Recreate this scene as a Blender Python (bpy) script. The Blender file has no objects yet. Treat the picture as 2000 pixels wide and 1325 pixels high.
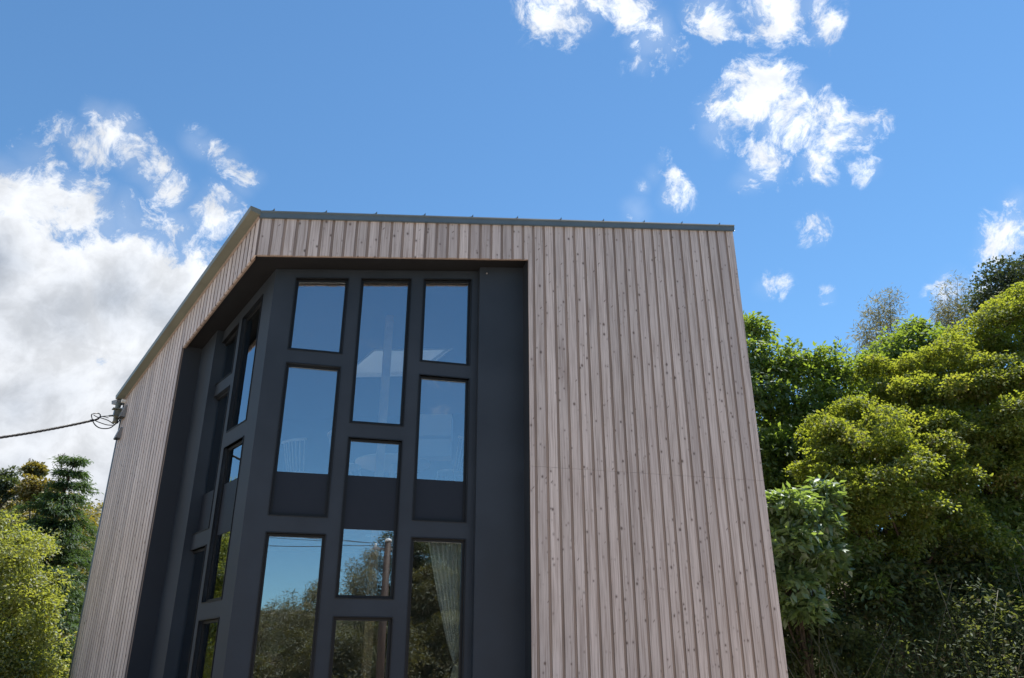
import bpy, math, random
import numpy as np
from mathutils import Matrix, Vector
from mathutils.geometry import tessellate_polygon

SC = bpy.context.scene
COL = SC.collection
rad = math.radians
rng = np.random.default_rng(7)
random.seed(7)

# ------------------------------------------------------------------ camera
EYE = Vector((0.0, 0.0, 1.6))
PITCH = rad(22.93)
FPX = 1549.2
cam_data = bpy.data.cameras.new('camera')
cam_data.sensor_width = 36.0
cam_data.sensor_fit = 'HORIZONTAL'
cam_data.lens = FPX / 2000 * 36.0
cam_data.clip_start = 0.1
cam_data.clip_end = 4000
cam = bpy.data.objects.new('camera', cam_data)
cam.location = EYE
cam.rotation_euler = (math.pi / 2 + PITCH, 0, 0)
COL.objects.link(cam)
SC.camera = cam


def ray(u, v):
    c = Vector(((u - 1000) / FPX, -(v - 662.5) / FPX, 1))
    return Vector((c.x, math.cos(PITCH) * c.z - math.sin(PITCH) * c.y, math.sin(PITCH) * c.z + math.cos(PITCH) * c.y))


def at(u, v, y):
    d = ray(u, v)
    return EYE + d * (y / d.y)


# ------------------------------------------------------------------ sun, sky, exposure
SUN_AZ, SUN_EL = rad(48), rad(65)
sun_dir = Vector((math.sin(SUN_AZ) * math.cos(SUN_EL), math.cos(SUN_AZ) * math.cos(SUN_EL), math.sin(SUN_EL)))
sd = bpy.data.lights.new('sun', 'SUN')
sd.energy = 5.0
sd.angle = rad(0.53)
sd.color = (1.0, 0.95, 0.87)
sun = bpy.data.objects.new('sun', sd)
sun.rotation_euler = (-sun_dir).to_track_quat('-Z', 'Y').to_euler()
sun.location = (0, 0, 40)
COL.objects.link(sun)

vs = SC.view_settings
vs.view_transform = 'Standard'
vs.look = 'None'
vs.gamma = 1
vs.use_curve_mapping = False
vs.exposure = 0.85


class Nodes:
    """small helper to write node trees"""
    def __init__(self, tree):
        self.t = tree
        tree.nodes.clear()

    def n(self, kind, **kw):
        nd = self.t.nodes.new(kind)
        for k, v in kw.items():
            setattr(nd, k, v)
        return nd

    def plug(self, sock, v):
        if v is None:
            return
        if hasattr(v, 'is_output') or isinstance(v, bpy.types.NodeSocket):
            self.t.links.new(v, sock)
        else:
            sock.default_value = v

    def math(self, op, a, b=None, c=None, clamp=False):
        nd = self.n('ShaderNodeMath', operation=op, use_clamp=clamp)
        self.plug(nd.inputs[0], a); self.plug(nd.inputs[1], b); self.plug(nd.inputs[2], c)
        return nd.outputs[0]

    def vmath(self, op, a, b=None, scale=None):
        nd = self.n('ShaderNodeVectorMath', operation=op)
        self.plug(nd.inputs[0], a); self.plug(nd.inputs[1], b)
        if scale is not None:
            self.plug(nd.inputs['Scale'], scale)
        return nd.outputs['Value'] if op in ('DISTANCE', 'DOT_PRODUCT', 'LENGTH') else nd.outputs[0]

    def ramp(self, v, a, b, lo=0.0, hi=1.0, smooth=True):
        nd = self.n('ShaderNodeMapRange', interpolation_type='SMOOTHSTEP' if smooth else 'LINEAR')
        self.plug(nd.inputs[0], v)
        for i, x in enumerate((a, b, lo, hi)):
            self.plug(nd.inputs[1 + i], x)
        return nd.outputs[0]

    def mix(self, f, a, b):
        nd = self.n('ShaderNodeMix', data_type='RGBA')
        self.plug(nd.inputs[0], f)
        self.plug(nd.inputs[6], a if not isinstance(a, tuple) else (*a, 1)[:4])
        self.plug(nd.inputs[7], b if not isinstance(b, tuple) else (*b, 1)[:4])
        return nd.outputs[2]

    def noise(self, vec, scale, detail=4, rough=0.55, dist=0.0):
        nd = self.n('ShaderNodeTexNoise')
        self.plug(nd.inputs['Vector'], vec)
        nd.inputs['Scale'].default_value = scale
        nd.inputs['Detail'].default_value = detail
        nd.inputs['Roughness'].default_value = rough
        nd.inputs['Distortion'].default_value = dist
        return nd.outputs[0]


world = bpy.data.worlds.new('World')
SC.world = world
world.use_nodes = True
N = Nodes(world.node_tree)
sky = N.n('ShaderNodeTexSky', sky_type='NISHITA')
sky.sun_disc = False
sky.sun_elevation = SUN_EL
sky.sun_rotation = SUN_AZ
sky.altitude = 50
sky.air_density = 1.0
sky.dust_density = 0.0
sky.ozone_density = 5.0
geo = N.n('ShaderNodeTexCoord').outputs['Generated']
# cloud banks: soft regions of the sky (azimuth and elevation in degrees, radius in degrees, weight)
CLOUDS = [(1100, 0, 95, 1.15), (1060, 10, 50, .8), (1150, 20, 50, .85), (1235, 20, 60, .95), (1300, 95, 45, .9), (1255, 120, 36, .85), (1600, 60, 50, .9), (1400, 260, 50, .95), (1600, 320, 50, .9), (1700, 240, 40, .75), (1268, 70, 62, 1.15), (1385, 15, 70, 1.05), (1420, 55, 46, 1.0), (1515, 10, 80, 1.35), (1580, 10, 60, .9),
          (1478, 190, 76, 1.55), (1408, 225, 58, 1.2), (1535, 232, 78, 1.55), (1505, 305, 64, 1.2), (1650, 255, 60, 1.1), (1470, 345, 45, .75),
          (1685, 325, 36, .78), (1325, 368, 46, .82), (1275, 340, 34, .72), (1295, 310, 24, .66), (1255, 365, 26, .7), (1245, 408, 40, .66), (1592, 445, 42, .7), (1506, 556, 42, .76),
          (1975, 460, 80, 1.3), (1985, 385, 55, .8), (1870, 575, 62, .95), (1945, 590, 70, .8), (1620, 580, 30, .5),
          (215, 262, 58, 1.15), (180, 232, 42, .95), (250, 300, 50, 1.1), (315, 360, 50, 1.1), (120, 262, 45, .9), (175, 305, 45, .95), (400, 285, 42, .85), (430, 305, 36, .8), (490, 345, 34, .7), (390, 250, 26, .7), (395, 430, 55, .95), (330, 450, 60, 1.0), (290, 335, 60, 1.0), (330, 385, 50, .8), (150, 285, 60, .9), (60, 300, 55, .78), (385, 275, 48, .72), (455, 325, 50, .72),
          (425, 415, 60, .86), (470, 370, 35, .6), (50, 410, 120, 1.6), (150, 420, 90, 1.6), (245, 435, 75, .95), (370, 545, 85, 1.7), (150, 520, 70, 1.2), (230, 590, 150, 2.7),
          (90, 620, 190, 2.7), (330, 620, 140, 2.7), (100, 800, 220, 2.7), (280, 760, 150, 2.7), (0, 520, 130, 2.7), (20, 960, 200, 2.7), (200, 930, 160, 2.7),
          ]
FILL_CLOUDS = [(-92, 34, 20, 1.4), (-104, 42, 24, 1.4), (-100, 20, 22, 1.4), (-128, 26, 18, 1.3), (-118, 58, 20, 1.4), (-74, 60, 14, 1.3)]   # unseen clouds added left of view to brighten the side wall: azimuth, elevation, radius
warp = N.n('ShaderNodeTexNoise')
warp.inputs['Scale'].default_value = 12.0
warp.inputs['Detail'].default_value = 9
N.plug(warp.inputs['Vector'], geo)
wv = N.vmath('SUBTRACT', warp.outputs['Color'], (0.5, 0.5, 0.5))
gw = N.vmath('ADD', geo, N.vmath('SCALE', wv, scale=0.05))
mask = None
for (u, v, r, w) in CLOUDS:
    d = ray(u, v)
    d.normalize()
    rr = r / FPX * (1 / (1 + ((u - 1000) ** 2 + (v - 662) ** 2) / FPX ** 2) ** .75)
    dist = N.vmath('DISTANCE', gw, tuple(d))
    val = N.ramp(dist, 0.0, 1.6 * rr, w * 1.05, 0.0)
    mask = val if mask is None else N.math('MAXIMUM', mask, val)
for (az_, el_, r_, w) in FILL_CLOUDS:
    d = (math.sin(rad(az_)) * math.cos(rad(el_)), math.cos(rad(az_)) * math.cos(rad(el_)), math.sin(rad(el_)))
    mask = N.math('MAXIMUM', mask, N.ramp(N.vmath('DISTANCE', gw, d), 0.0, 1.6 * rad(r_), w, 0.0))
# the rest of the sky carries loose fair weather clouds too
low = N.noise(geo, 2.3, 3, .5)
sep = N.n('ShaderNodeSeparateXYZ')
N.plug(sep.inputs[0], geo)
behind = N.ramp(sep.outputs[1], 0.12, -0.35, 0.0, 1.0)
loose = N.math('MULTIPLY', N.ramp(low, .55, .75, 0.0, .42), behind)
mask = N.math('MAXIMUM', mask, loose)
fine = N.noise(gw, 19.0, 15, .70, .3)
huge = N.noise(geo, 5.0, 6, .55)
field = N.math('ADD', mask, N.math('MULTIPLY', N.math('SUBTRACT', fine, .5), 5.2))
dens = N.math('MULTIPLY', N.ramp(field, .44, 1.5), N.ramp(mask, .08, .42))
thick = N.ramp(N.math('ADD', mask, N.math('MULTIPLY', N.math('SUBTRACT', huge, .5), 2.4)), 1.7, 3.3)
veil = N.math('MULTIPLY', N.ramp(N.math('ADD', mask, N.math('MULTIPLY', N.math('SUBTRACT', huge, .5), 1.2)), .2, 1.4), .22)
dens = N.math('MAXIMUM', dens, veil)
cl_white = (5.6, 5.85, 6.2)
cl_grey = (1.8, 2.15, 2.7)
near_sun = N.ramp(N.vmath('DOT_PRODUCT', geo, tuple(sun_dir)), .25, .9)
cloud_col = N.mix(N.math('MULTIPLY', N.math('MULTIPLY', thick, N.ramp(huge, .3, .75, .35, 1.0)), N.ramp(near_sun, 0, 1, 1.0, .12)), N.mix(near_sun, (4.5, 4.65, 4.9), cl_white), cl_grey)
tone = N.n('ShaderNodeMix', data_type='RGBA', blend_type='MULTIPLY')
tone.inputs[0].default_value = 1
N.plug(tone.inputs[6], sky.outputs[0])
tone.inputs[7].default_value = (.64, .84, .87, 1)
lit = N.ramp(N.noise(gw, 26.0, 8, .6), .3, .7, .80, 1.08)
cloud_col = N.vmath('SCALE', cloud_col, scale=lit)
final = N.mix(dens, tone.outputs[2], cloud_col)
bg = N.n('ShaderNodeBackground')
N.plug(bg.inputs[0], final)
bg.inputs[1].default_value = 0.11
wo = N.n('ShaderNodeOutputWorld')
N.plug(wo.inputs[0], bg.outputs[0])

# ------------------------------------------------------------------ helpers
WM = {}


def link(name, data, parent=None, M=None):
    o = bpy.data.objects.new(name, data)
    COL.objects.link(o)
    M = Matrix.Identity(4) if M is None else M
    WM[o] = M
    if parent is not None:
        o.parent = parent
        o.matrix_basis = WM[parent].inverted() @ M
    else:
        o.matrix_basis = M
    return o


def tag(o, label=None, cat=None, group=None, kind=None):
    if label: o['label'] = label
    if cat: o['category'] = cat
    if group: o['group'] = group
    if kind: o['kind'] = kind
    return o


def empty(name, loc, label, cat, group=None):
    o = link(name, None, None, Matrix.Translation(loc))
    o.empty_display_size = 0.2
    return tag(o, label, cat, group)


class MB:
    """collects simple solids into one mesh"""
    def __init__(self):
        self.v = []; self.f = []; self.m = []; self.smooth = []

    def add(self, verts, faces, mat=0, smooth=False):
        b = len(self.v)
        self.v += [tuple(p) for p in verts]
        for f in faces:
            self.f.append(tuple(b + i for i in f)); self.m.append(mat); self.smooth.append(smooth)

    def box(self, x0, x1, y0, y1, z0, z1, mat=0):
        self.hexa([(x0, y0, z0), (x1, y0, z0), (x1, y1, z0), (x0, y1, z0), (x0, y0, z1), (x1, y0, z1), (x1, y1, z1), (x0, y1, z1)], mat)

    def hexa(self, p, mat=0):
        self.add(p, [(3, 2, 1, 0), (4, 5, 6, 7), (0, 1, 5, 4), (1, 2, 6, 5), (2, 3, 7, 6), (3, 0, 4, 7)], mat)

    def plan(self, poly, zb, zt, mat=0, side=None, smat=1):
        """extrude a plan polygon (counter-clockwise) between two height functions"""
        n = len(poly)
        z0 = zb if callable(zb) else (lambda x, y: zb)
        z1 = zt if callable(zt) else (lambda x, y: zt)
        v = [(x, y, z0(x, y)) for x, y in poly] + [(x, y, z1(x, y)) for x, y in poly]
        f = [tuple(range(n))[::-1], tuple(range(n, 2 * n))] + [(i, (i + 1) % n, n + (i + 1) % n, n + i) for i in range(n)]
        if side is None:
            self.add(v, f, mat)
        else:
            self.add(v, [g for i, g in enumerate(f) if i - 2 not in side], mat)
            self.add(v, [f[i + 2] for i in side], smat)

    def elev(self, poly, d0, d1, mat=0):
        """extrude an elevation polygon in x and z (counter-clockwise seen from the front) from depth d0 to d1"""
        n = len(poly)
        v = [(x, d0, z) for x, z in poly] + [(x, d1, z) for x, z in poly]
        f = [tuple(range(n)), tuple(range(n, 2 * n))[::-1]] + [((i + 1) % n, i, n + i, n + (i + 1) % n) for i in range(n)]
        self.add(v, f, mat)

    def tube(self, pts, r, seg=8, mat=0, caps=True):
        pts = [Vector(p) for p in pts]
        rs = r if isinstance(r, (list, tuple)) else [r] * len(pts)
        prev = None; v = []; f = []
        for i, p in enumerate(pts):
            t = (pts[min(i + 1, len(pts) - 1)] - pts[max(i - 1, 0)]).normalized()
            if prev is None:
                a = t.orthogonal().normalized()
            else:
                a = (prev - t * prev.dot(t)).normalized()
            prev = a
            b = t.cross(a)
            for k in range(seg):
                an = 2 * math.pi * k / seg
                v.append(p + (a * math.cos(an) + b * math.sin(an)) * rs[i])
        for i in range(len(pts) - 1):
            for k in range(seg):
                k2 = (k + 1) % seg
                f.append((i * seg + k, i * seg + k2, (i + 1) * seg + k2, (i + 1) * seg + k))
        if caps:
            f.append(tuple(range(seg))[::-1]); f.append(tuple((len(pts) - 1) * seg + k for k in range(seg)))
        self.add(v, f, mat, True)

    def build(self, name, mats, parent=None, M=None):
        me = bpy.data.meshes.new(name)
        me.from_pydata(self.v, [], self.f)
        for m in (mats if isinstance(mats, (list, tuple)) else [mats]):
            me.materials.append(m)
        me.polygons.foreach_set('material_index', self.m)
        me.polygons.foreach_set('use_smooth', self.smooth)
        me.update()
        return link(name, me, parent, M)


def new_mat(name):
    m = bpy.data.materials.new(name)
    m.use_nodes = True
    return m, Nodes(m.node_tree)


def principled(N, col, rough=0.6, metal=0.0, spec=0.5, bump=None, bstr=0.2, bdist=0.01):
    p = N.n('ShaderNodeBsdfPrincipled')
    N.plug(p.inputs['Base Color'], col if not isinstance(col, tuple) else (*col, 1)[:4])
    N.plug(p.inputs['Roughness'], rough)
    p.inputs['Metallic'].default_value = metal
    p.inputs['Specular IOR Level'].default_value = spec
    if bump is not None:
        b = N.n('ShaderNodeBump')
        b.inputs['Strength'].default_value = bstr
        b.inputs['Distance'].default_value = bdist
        N.plug(b.inputs['Height'], bump)
        N.t.links.new(b.outputs[0], p.inputs['Normal'])
    o = N.n('ShaderNodeOutputMaterial')
    N.t.links.new(p.outputs[0], o.inputs[0])
    return p


def simple(name, col, rough=0.6, metal=0.0, vary=0.15, scale=3.0, spec=0.5, bstr=0.05):
    m, N = new_mat(name)
    co = N.n('ShaderNodeTexCoord').outputs['Object']
    nz = N.noise(co, scale, 6, .6)
    c = N.mix(N.ramp(nz, .3, .7), tuple(x * (1 - vary) for x in col), tuple(x * (1 + vary) for x in col))
    principled(N, c, N.ramp(nz, .2, .8, rough * .9, min(1, rough * 1.1)), metal, spec, N.noise(co, scale * 40, 3), bstr, .002)
    return m


def wood_board(name, light, dark, knot, knots=True, tone=0.15):
    m, N = new_mat(name)
    tc = N.n('ShaderNodeTexCoord').outputs['Object']
    rn = N.n('ShaderNodeAttribute', attribute_type='OBJECT'); rn.attribute_name = 'tone'
    rnd = rn.outputs['Fac']
    off = N.n('ShaderNodeCombineXYZ')
    N.plug(off.inputs[0], N.math('MULTIPLY', rnd, 37.0)); N.plug(off.inputs[1], N.math('MULTIPLY', rnd, 11.0)); N.plug(off.inputs[2], N.math('MULTIPLY', rnd, 91.0))
    p = N.vmath('ADD', tc, off.outputs[0])
    wob = N.n('ShaderNodeTexNoise'); wob.inputs['Scale'].default_value = 2.2; wob.inputs['Detail'].default_value = 2
    N.plug(wob.inputs['Vector'], p)
    pw = N.vmath('ADD', p, N.vmath('SCALE', N.vmath('SUBTRACT', wob.outputs['Color'], (.5, .5, .5)), scale=.03))
    grain = N.noise(N.vmath('MULTIPLY', pw, (55, 10, 1.1)), 1.0, 5, .65)
    fine = N.noise(N.vmath('MULTIPLY', pw, (190, 30, 3.0)), 1.0, 3, .6)
    stain = N.noise(N.vmath('MULTIPLY', p, (9, 3, .55)), 1.0, 5, .6)
    c = N.mix(N.ramp(grain, .38, .68), light, dark)
    c = N.mix(N.math('MULTIPLY', N.ramp(fine, .5, .72), .28), c, dark)
    c = N.mix(N.math('MULTIPLY', N.ramp(stain, .52, .72), .5), c, tuple(x * .62 for x in (dark[0] * 1.02, dark[1], dark[2])))
    # a few boards are greyer, a few redder
    c = N.mix(N.math('MULTIPLY', N.ramp(N.math('FRACT', N.math('MULTIPLY', rnd, 17.3)), .55, 1.0), .45), c, (dark[0] * .93, dark[1] * .98, dark[2] * 1.06))
    if knots:
        jx = N.vmath('MULTIPLY', pw, (1.0, 0.0, .72))
        vo = N.n('ShaderNodeTexVoronoi', feature='F1', distance='EUCLIDEAN')
        vo.inputs['Scale'].default_value = 10.5
        N.plug(vo.inputs['Vector'], jx)
        cs = N.n('ShaderNodeSeparateColor'); N.plug(cs.inputs[0], vo.outputs['Color'])
        rad_ = N.math('ADD', .045, N.math('MULTIPLY', N.math('POWER', cs.outputs[0], 2.0), .11))
        kn = N.math('MULTIPLY', N.ramp(N.math('SUBTRACT', vo.outputs['Distance'], rad_), .035, -.03), N.ramp(cs.outputs[0], .12, .2))
        halo = N.math('MULTIPLY', N.ramp(N.math('SUBTRACT', vo.outputs['Distance'], rad_), .18, 0.0), N.math('MULTIPLY', N.ramp(cs.outputs[0], .12, .2), .35))
        # slanting spike knots
        rot = N.n('ShaderNodeVectorRotate', rotation_type='Y_AXIS'); N.plug(rot.inputs['Vector'], pw); rot.inputs['Angle'].default_value = .95
        v2 = N.n('ShaderNodeTexVoronoi', feature='F1'); v2.inputs['Scale'].default_value = 1.0
        N.plug(v2.inputs['Vector'], N.vmath('MULTIPLY', rot.outputs[0], (3.6, 0.0, 11.0)))
        c2 = N.n('ShaderNodeSeparateColor'); N.plug(c2.inputs[0], v2.outputs['Color'])
        k2 = N.math('MULTIPLY', N.ramp(v2.outputs['Distance'], .13, .06), N.ramp(c2.outputs[1], .55, .6))
        c = N.mix(halo, c, tuple(x * .7 for x in knot[:1]) + (knot[1] * .75, knot[2] * .8))
        c = N.mix(N.math('MULTIPLY', N.math('MAXIMUM', kn, N.math('MULTIPLY', k2, .8)), .82), c, knot)
    br = N.ramp(rnd, 0, 1, 1 - tone, 1 + tone * .6, smooth=False)
    mul = N.n('ShaderNodeMix', data_type='RGBA', blend_type='MULTIPLY')
    mul.inputs[0].default_value = 1
    N.plug(mul.inputs[6], c)
    g = N.n('ShaderNodeCombineColor'); [N.plug(g.inputs[i], br) for i in range(3)]
    N.plug(mul.inputs[7], g.outputs[0])
    principled(N, mul.outputs[2], .55, 0, .55, grain, .25, .003)
    return m


M_BOARD = wood_board('weathered_larch', (.56, .49, .455), (.335, .272, .24), (.10, .062, .046))
M_GROOVE = wood_board('fresh_larch_rebate', (.32, .245, .20), (.23, .17, .135), (.05, .03, .02), knots=False)
M_EDGE = wood_board('shaded_larch_edge', (.15, .11, .085), (.10, .072, .055), (.05, .03, .02), knots=False)  # board sides coloured dark to carry the shade inside the grooves
M_DARK = simple('charcoal_render', (.020, .0275, .038), .62, vary=.2, scale=.9, spec=.4, bstr=.12)
M_SOFFIT = simple('black_soffit', (.007, .0075, .009), .7, vary=.1, scale=1.5, spec=.3)
M_JAMB = simple('charcoal_jamb', (.020, .0245, .032), .62, vary=.08, scale=1.5, spec=.4)
M_FRAME = simple('black_aluminium', (.0055, .006, .007), .5, vary=.1, scale=5, spec=.35)
M_SPAN = simple('navy_infill', (.010, .0135, .021), .55, vary=.08, scale=2, spec=.3)
M_FASCIA = simple('slate_steel', (.085, .115, .135), .42, vary=.08, scale=2.5, spec=.5)
M_GUTTER = simple('olive_grey_steel', (.135, .14, .112), .38, vary=.08, scale=2.0)
M_GREY = simple('grey_plastic', (.20, .20, .205), .5, vary=.1)
M_WHITE = simple('white_plastic', (.75, .75, .73), .4, vary=.05)
M_BLACK = simple('black_cable', (.012, .012, .013), .45, vary=.1)
M_INNER = simple('grey_interior_wall', (.24, .23, .21), .8, vary=.04)
M_PINE = simple('pale_pine', (.55, .42, .28), .6, vary=.12, scale=6)
M_CHAIR = simple('white_painted_wood', (.78, .75, .70), .45, vary=.05)
M_POLE = simple('brown_pole', (.05, .03, .022), .7, vary=.2)
M_CONC = simple('pole_concrete', (.36, .34, .31), .8, vary=.12)


def glass_mat():
    m, N = new_mat('coated_glass')
    tr = N.n('ShaderNodeBsdfTransparent'); tr.inputs[0].default_value = (.91, .93, .92, 1)
    gl = N.n('ShaderNodeBsdfGlossy'); gl.inputs['Roughness'].default_value = 0.0; gl.inputs[0].default_value = (.86, .93, 1.0, 1)
    co = N.n('ShaderNodeTexCoord').outputs['Object']
    b = N.n('ShaderNodeBump'); b.inputs['Strength'].default_value = .05; b.inputs['Distance'].default_value = .02
    N.plug(b.inputs['Height'], N.noise(co, .9, 1, .4))
    N.t.links.new(b.outputs[0], gl.inputs['Normal'])
    fr = N.n('ShaderNodeFresnel'); fr.inputs['IOR'].default_value = 1.5
    f = N.math('ADD', N.math('MULTIPLY', fr.outputs[0], .9), .23, clamp=True)
    mx = N.n('ShaderNodeMixShader'); N.plug(mx.inputs[0], f)
    N.t.links.new(tr.outputs[0], mx.inputs[1]); N.t.links.new(gl.outputs[0], mx.inputs[2])
    o = N.n('ShaderNodeOutputMaterial'); N.t.links.new(mx.outputs[0], o.inputs[0])
    return m


M_GLASS = glass_mat()


def leaf_mat(name, dark, light, tip=None, trans=.45, gloss=.06, rough=.4):
    rough = .6; trans = min(.62, trans * 1.25)
    m, N = new_mat(name)
    a = N.n('ShaderNodeAttribute'); a.attribute_name = 'tint'
    t = a.outputs['Fac']
    c = N.mix(N.ramp(t, 0.0, .75, smooth=False), dark, light)
    if tip:
        c = N.mix(N.ramp(t, .74, 1.0), c, tip)
    df = N.n('ShaderNodeBsdfDiffuse'); N.plug(df.inputs[0], c)
    tl = N.n('ShaderNodeBsdfTranslucent')
    N.plug(tl.inputs[0], N.mix(.7, c, (min(.6, light[0] * 2.6), min(.6, light[1] * 2.3), light[2] * .8)))
    mx = N.n('ShaderNodeMixShader'); mx.inputs[0].default_value = trans
    N.t.links.new(df.outputs[0], mx.inputs[1]); N.t.links.new(tl.outputs[0], mx.inputs[2])
    g = N.n('ShaderNodeBsdfGlossy'); g.inputs['Roughness'].default_value = rough; g.inputs[0].default_value = (.9, .95, 1, 1)
    m2 = N.n('ShaderNodeMixShader'); m2.inputs[0].default_value = gloss
    N.t.links.new(mx.outputs[0], m2.inputs[1]); N.t.links.new(g.outputs[0], m2.inputs[2])
    o = N.n('ShaderNodeOutputMaterial'); N.t.links.new(m2.outputs[0], o.inputs[0])
    return m


def bark_mat(name, a, b):
    m, N = new_mat(name)
    co = N.n('ShaderNodeTexCoord').outputs['Object']
    nz = N.noise(N.vmath('MULTIPLY', co, (8, 8, 1.6)), 1.5, 6, .65)
    principled(N, N.mix(N.ramp(nz, .35, .65), a, b), .9, 0, .2, nz, .6, .02)
    return m


# ------------------------------------------------------------------ the ground
def sstep(t):
    t = np.clip(t, 0, 1)
    return t * t * (3 - 2 * t)


def height(x, y):
    x = np.asarray(x, float); y = np.asarray(y, float)
    q = x * .75 + y * .66                      # bank behind the house on the right
    h = 8.0 * sstep((q - 13.5) / 22.0) * sstep((x * .66 - y * .75 + 24) / 12)
    q = -x * .5 + y * .87                      # wooded ridge beyond on the left
    h = h + 11.2 * sstep((q - 27) / 40.0) * sstep((-x + 6) / 14)
    q = x * .45 - y * .89                      # slope across the road, behind the viewer
    h = h + 6.0 * sstep((q - 15) / 24.0)
    return h + .12 * np.sin(x * .9) * np.sin(y * .8) * sstep((np.hypot(x, y - 6) - 14) / 5)


def hz(x, y):
    return float(height(x, y))


rings = np.concatenate([np.linspace(0, 80, 100), np.geomspace(84, 1800, 26)])
NA = 160
th = np.linspace(0, 2 * np.pi, NA, endpoint=False)
gx = (rings[:, None] * np.cos(th)).ravel(); gy = (rings[:, None] * np.sin(th)).ravel() + 6
gv = np.stack([gx, gy, height(gx, gy)], 1)
gf = []
for i in range(len(rings) - 1):
    for k in range(NA):
        k2 = (k + 1) % NA
        gf.append((i * NA + k, (i + 1) * NA + k, (i + 1) * NA + k2, i * NA + k2))
me = bpy.data.meshes.new('ground')
me.from_pydata(gv.tolist(), [], gf)
me.polygons.foreach_set('use_smooth', [True] * len(gf))
m, N = new_mat('gravel_and_leaf_litter')
co = N.n('ShaderNodeTexCoord').outputs['Object']
geoN = N.n('ShaderNodeNewGeometry')
sx = N.n('ShaderNodeSeparateXYZ'); N.plug(sx.inputs[0], co)
n1 = N.noise(co, .8, 8, .65); n2 = N.noise(co, 30, 4, .6)
yard = N.mix(N.ramp(n2, .3, .7), (.42, .34, .27), (.56, .46, .37))
soil = N.mix(N.ramp(n1, .35, .65), (.035, .045, .018), (.075, .06, .035))
principled(N, N.mix(N.ramp(sx.outputs[2], .25, .9), yard, soil), .92, 0, .2, n2, .5, .02)
me.materials.append(m)
tag(link('ground', me), kind='structure')

# ------------------------------------------------------------------ the house: plan geometry
C = Vector((-3.690098, 10.0, 0.0))
AF, AL = rad(75.426), rad(-37.71)
dF = Vector((math.sin(AF), math.cos(AF), 0)); dL = Vector((math.sin(AL), math.cos(AL), 0))
nF = Vector((dF.y, -dF.x, 0)); nL = Vector((-dL.y, dL.x, 0))
RF = math.atan2(dF.y, dF.x)
RL = math.atan2(-dL.y, -dL.x)
MF = Matrix.Translation(C) @ Matrix.Rotation(RF, 4, 'Z')     # local: along the front, into the house, up
ML = Matrix.Translation(C) @ Matrix.Rotation(RL, 4, 'Z')     # local: minus the distance from the corner, into the house, up
WF, WL = 7.775, 7.02
SL_F, SL_L = .1205, -.1365                                    # the roof climbs along the front and falls along the side
det = dF.x * dL.y - dF.y * dL.x
GX = (SL_F * dL.y - SL_L * dF.y) / det
GY = (SL_L * dF.x - SL_F * dL.x) / det


def zp(z0):
    """a plane parallel to the roof that passes the corner at height z0"""
    return lambda x, y: z0 + GX * (x - C.x) + GY * (y - C.y)


def PF(s, d):
    p = C + dF * s - nF * d
    return (p.x, p.y)


def PL(s, d):
    p = C + dL * s - nL * d
    return (p.x, p.y)


def IC(a, b):
    """plan point at depth a behind the front face and b behind the side face"""
    pa = C - nF * a; pb = C - nL * b
    D = nF.x * nL.y - nF.y * nL.x
    ca = pa.dot(nF); cb = pb.dot(nL)
    return ((ca * nL.y - nF.y * cb) / D, (nF.x * cb - ca * nL.x) / D)


Z_SOF, Z_TOP = 7.145, 7.86
OPF, OPL = 4.077, 3.142                                       # ends of the corner recess on both faces
DW, DS = .44, .33                                             # depth of the window wall and of the stepped strips
ZG = -.3

house = empty('house', (C.x, C.y, 0), 'two storey house clad in pale knotty boards with a dark recessed window corner', 'house')


def zF(s, base): return base + SL_F * s
def zL(s, base): return base + SL_L * s


# --- cladding boards -------------------------------------------------------
PITCH_B = 7.775 / 45
GRV = .038


def board_mesh(secs):
    """secs: list of (x0, x1, zb0, zb1, zt0, zt1) pieces of one board with a rebate along x = 0..GRV"""
    b = MB()
    for (x0, x1, zb, zt) in secs:
        gl = [(0, .015), (GRV, .015), (GRV, .03), (0, .03)]
        fc = [(GRV, .005), (GRV + .004, 0), (PITCH_B - .004, 0), (PITCH_B, .005), (PITCH_B, .03), (GRV, .03)]
        for poly, mi in ((gl, 1), (fc, 0)):
            q = [(min(max(x, x0), x1), d) for x, d in poly]
            if max(p[0] for p in q) - min(p[0] for p in q) < .004:
                continue
            b.plan(q, lambda x, y: zb(x), lambda x, y: zt(x), mi, (3, 5) if mi == 0 else None, 2)
    return b


TONE = {}


def put_board(M, s, secs):
    b = board_mesh(secs)
    o = b.build('cladding_board', [M_BOARD, M_GROOVE, M_EDGE], house, M @ Matrix.Translation((s, 0, 0)))
    o['tone'] = TONE.setdefault(round(s, 3), random.random())
    return o


SEAM = 4.315
low_mesh = None
for k in range(45):
    s = k * PITCH_B
    jit = float(rng.uniform(-.004, .004))
    top = lambda x, s=s: zF(s + x, 7.79)
    bot = lambda x, s=s, j=jit: zF(s + x, Z_SOF) - .004 + j
    if s + PITCH_B < OPF:
        put_board(MF, s, [(0, PITCH_B, bot, top)])
    elif s < OPF:
        cut = OPF - s
        put_board(MF, s, [(0, PITCH_B, bot, top), (cut, PITCH_B, lambda x: SEAM + .0015, lambda x, s=s: zF(s + x, Z_SOF) - .006)])
        put_board(MF, s, [(cut, PITCH_B, lambda x: ZG, lambda x: SEAM - .0015)])
    else:
        put_board(MF, s, [(0, PITCH_B, lambda x: SEAM + .0015, top)])
        if low_mesh is None:
            o = put_board(MF, s, [(0, PITCH_B, lambda x: ZG, lambda x: SEAM - .0015)])
            low_mesh = o.data
        else:
            o = link('cladding_board', low_mesh, house, MF @ Matrix.Translation((s, 0, 0)))
            o['tone'] = TONE[round(s, 3)]
nL_b = int(WL / PITCH_B)
PL_B = WL / (nL_b + 0)
low_mesh = None
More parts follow.
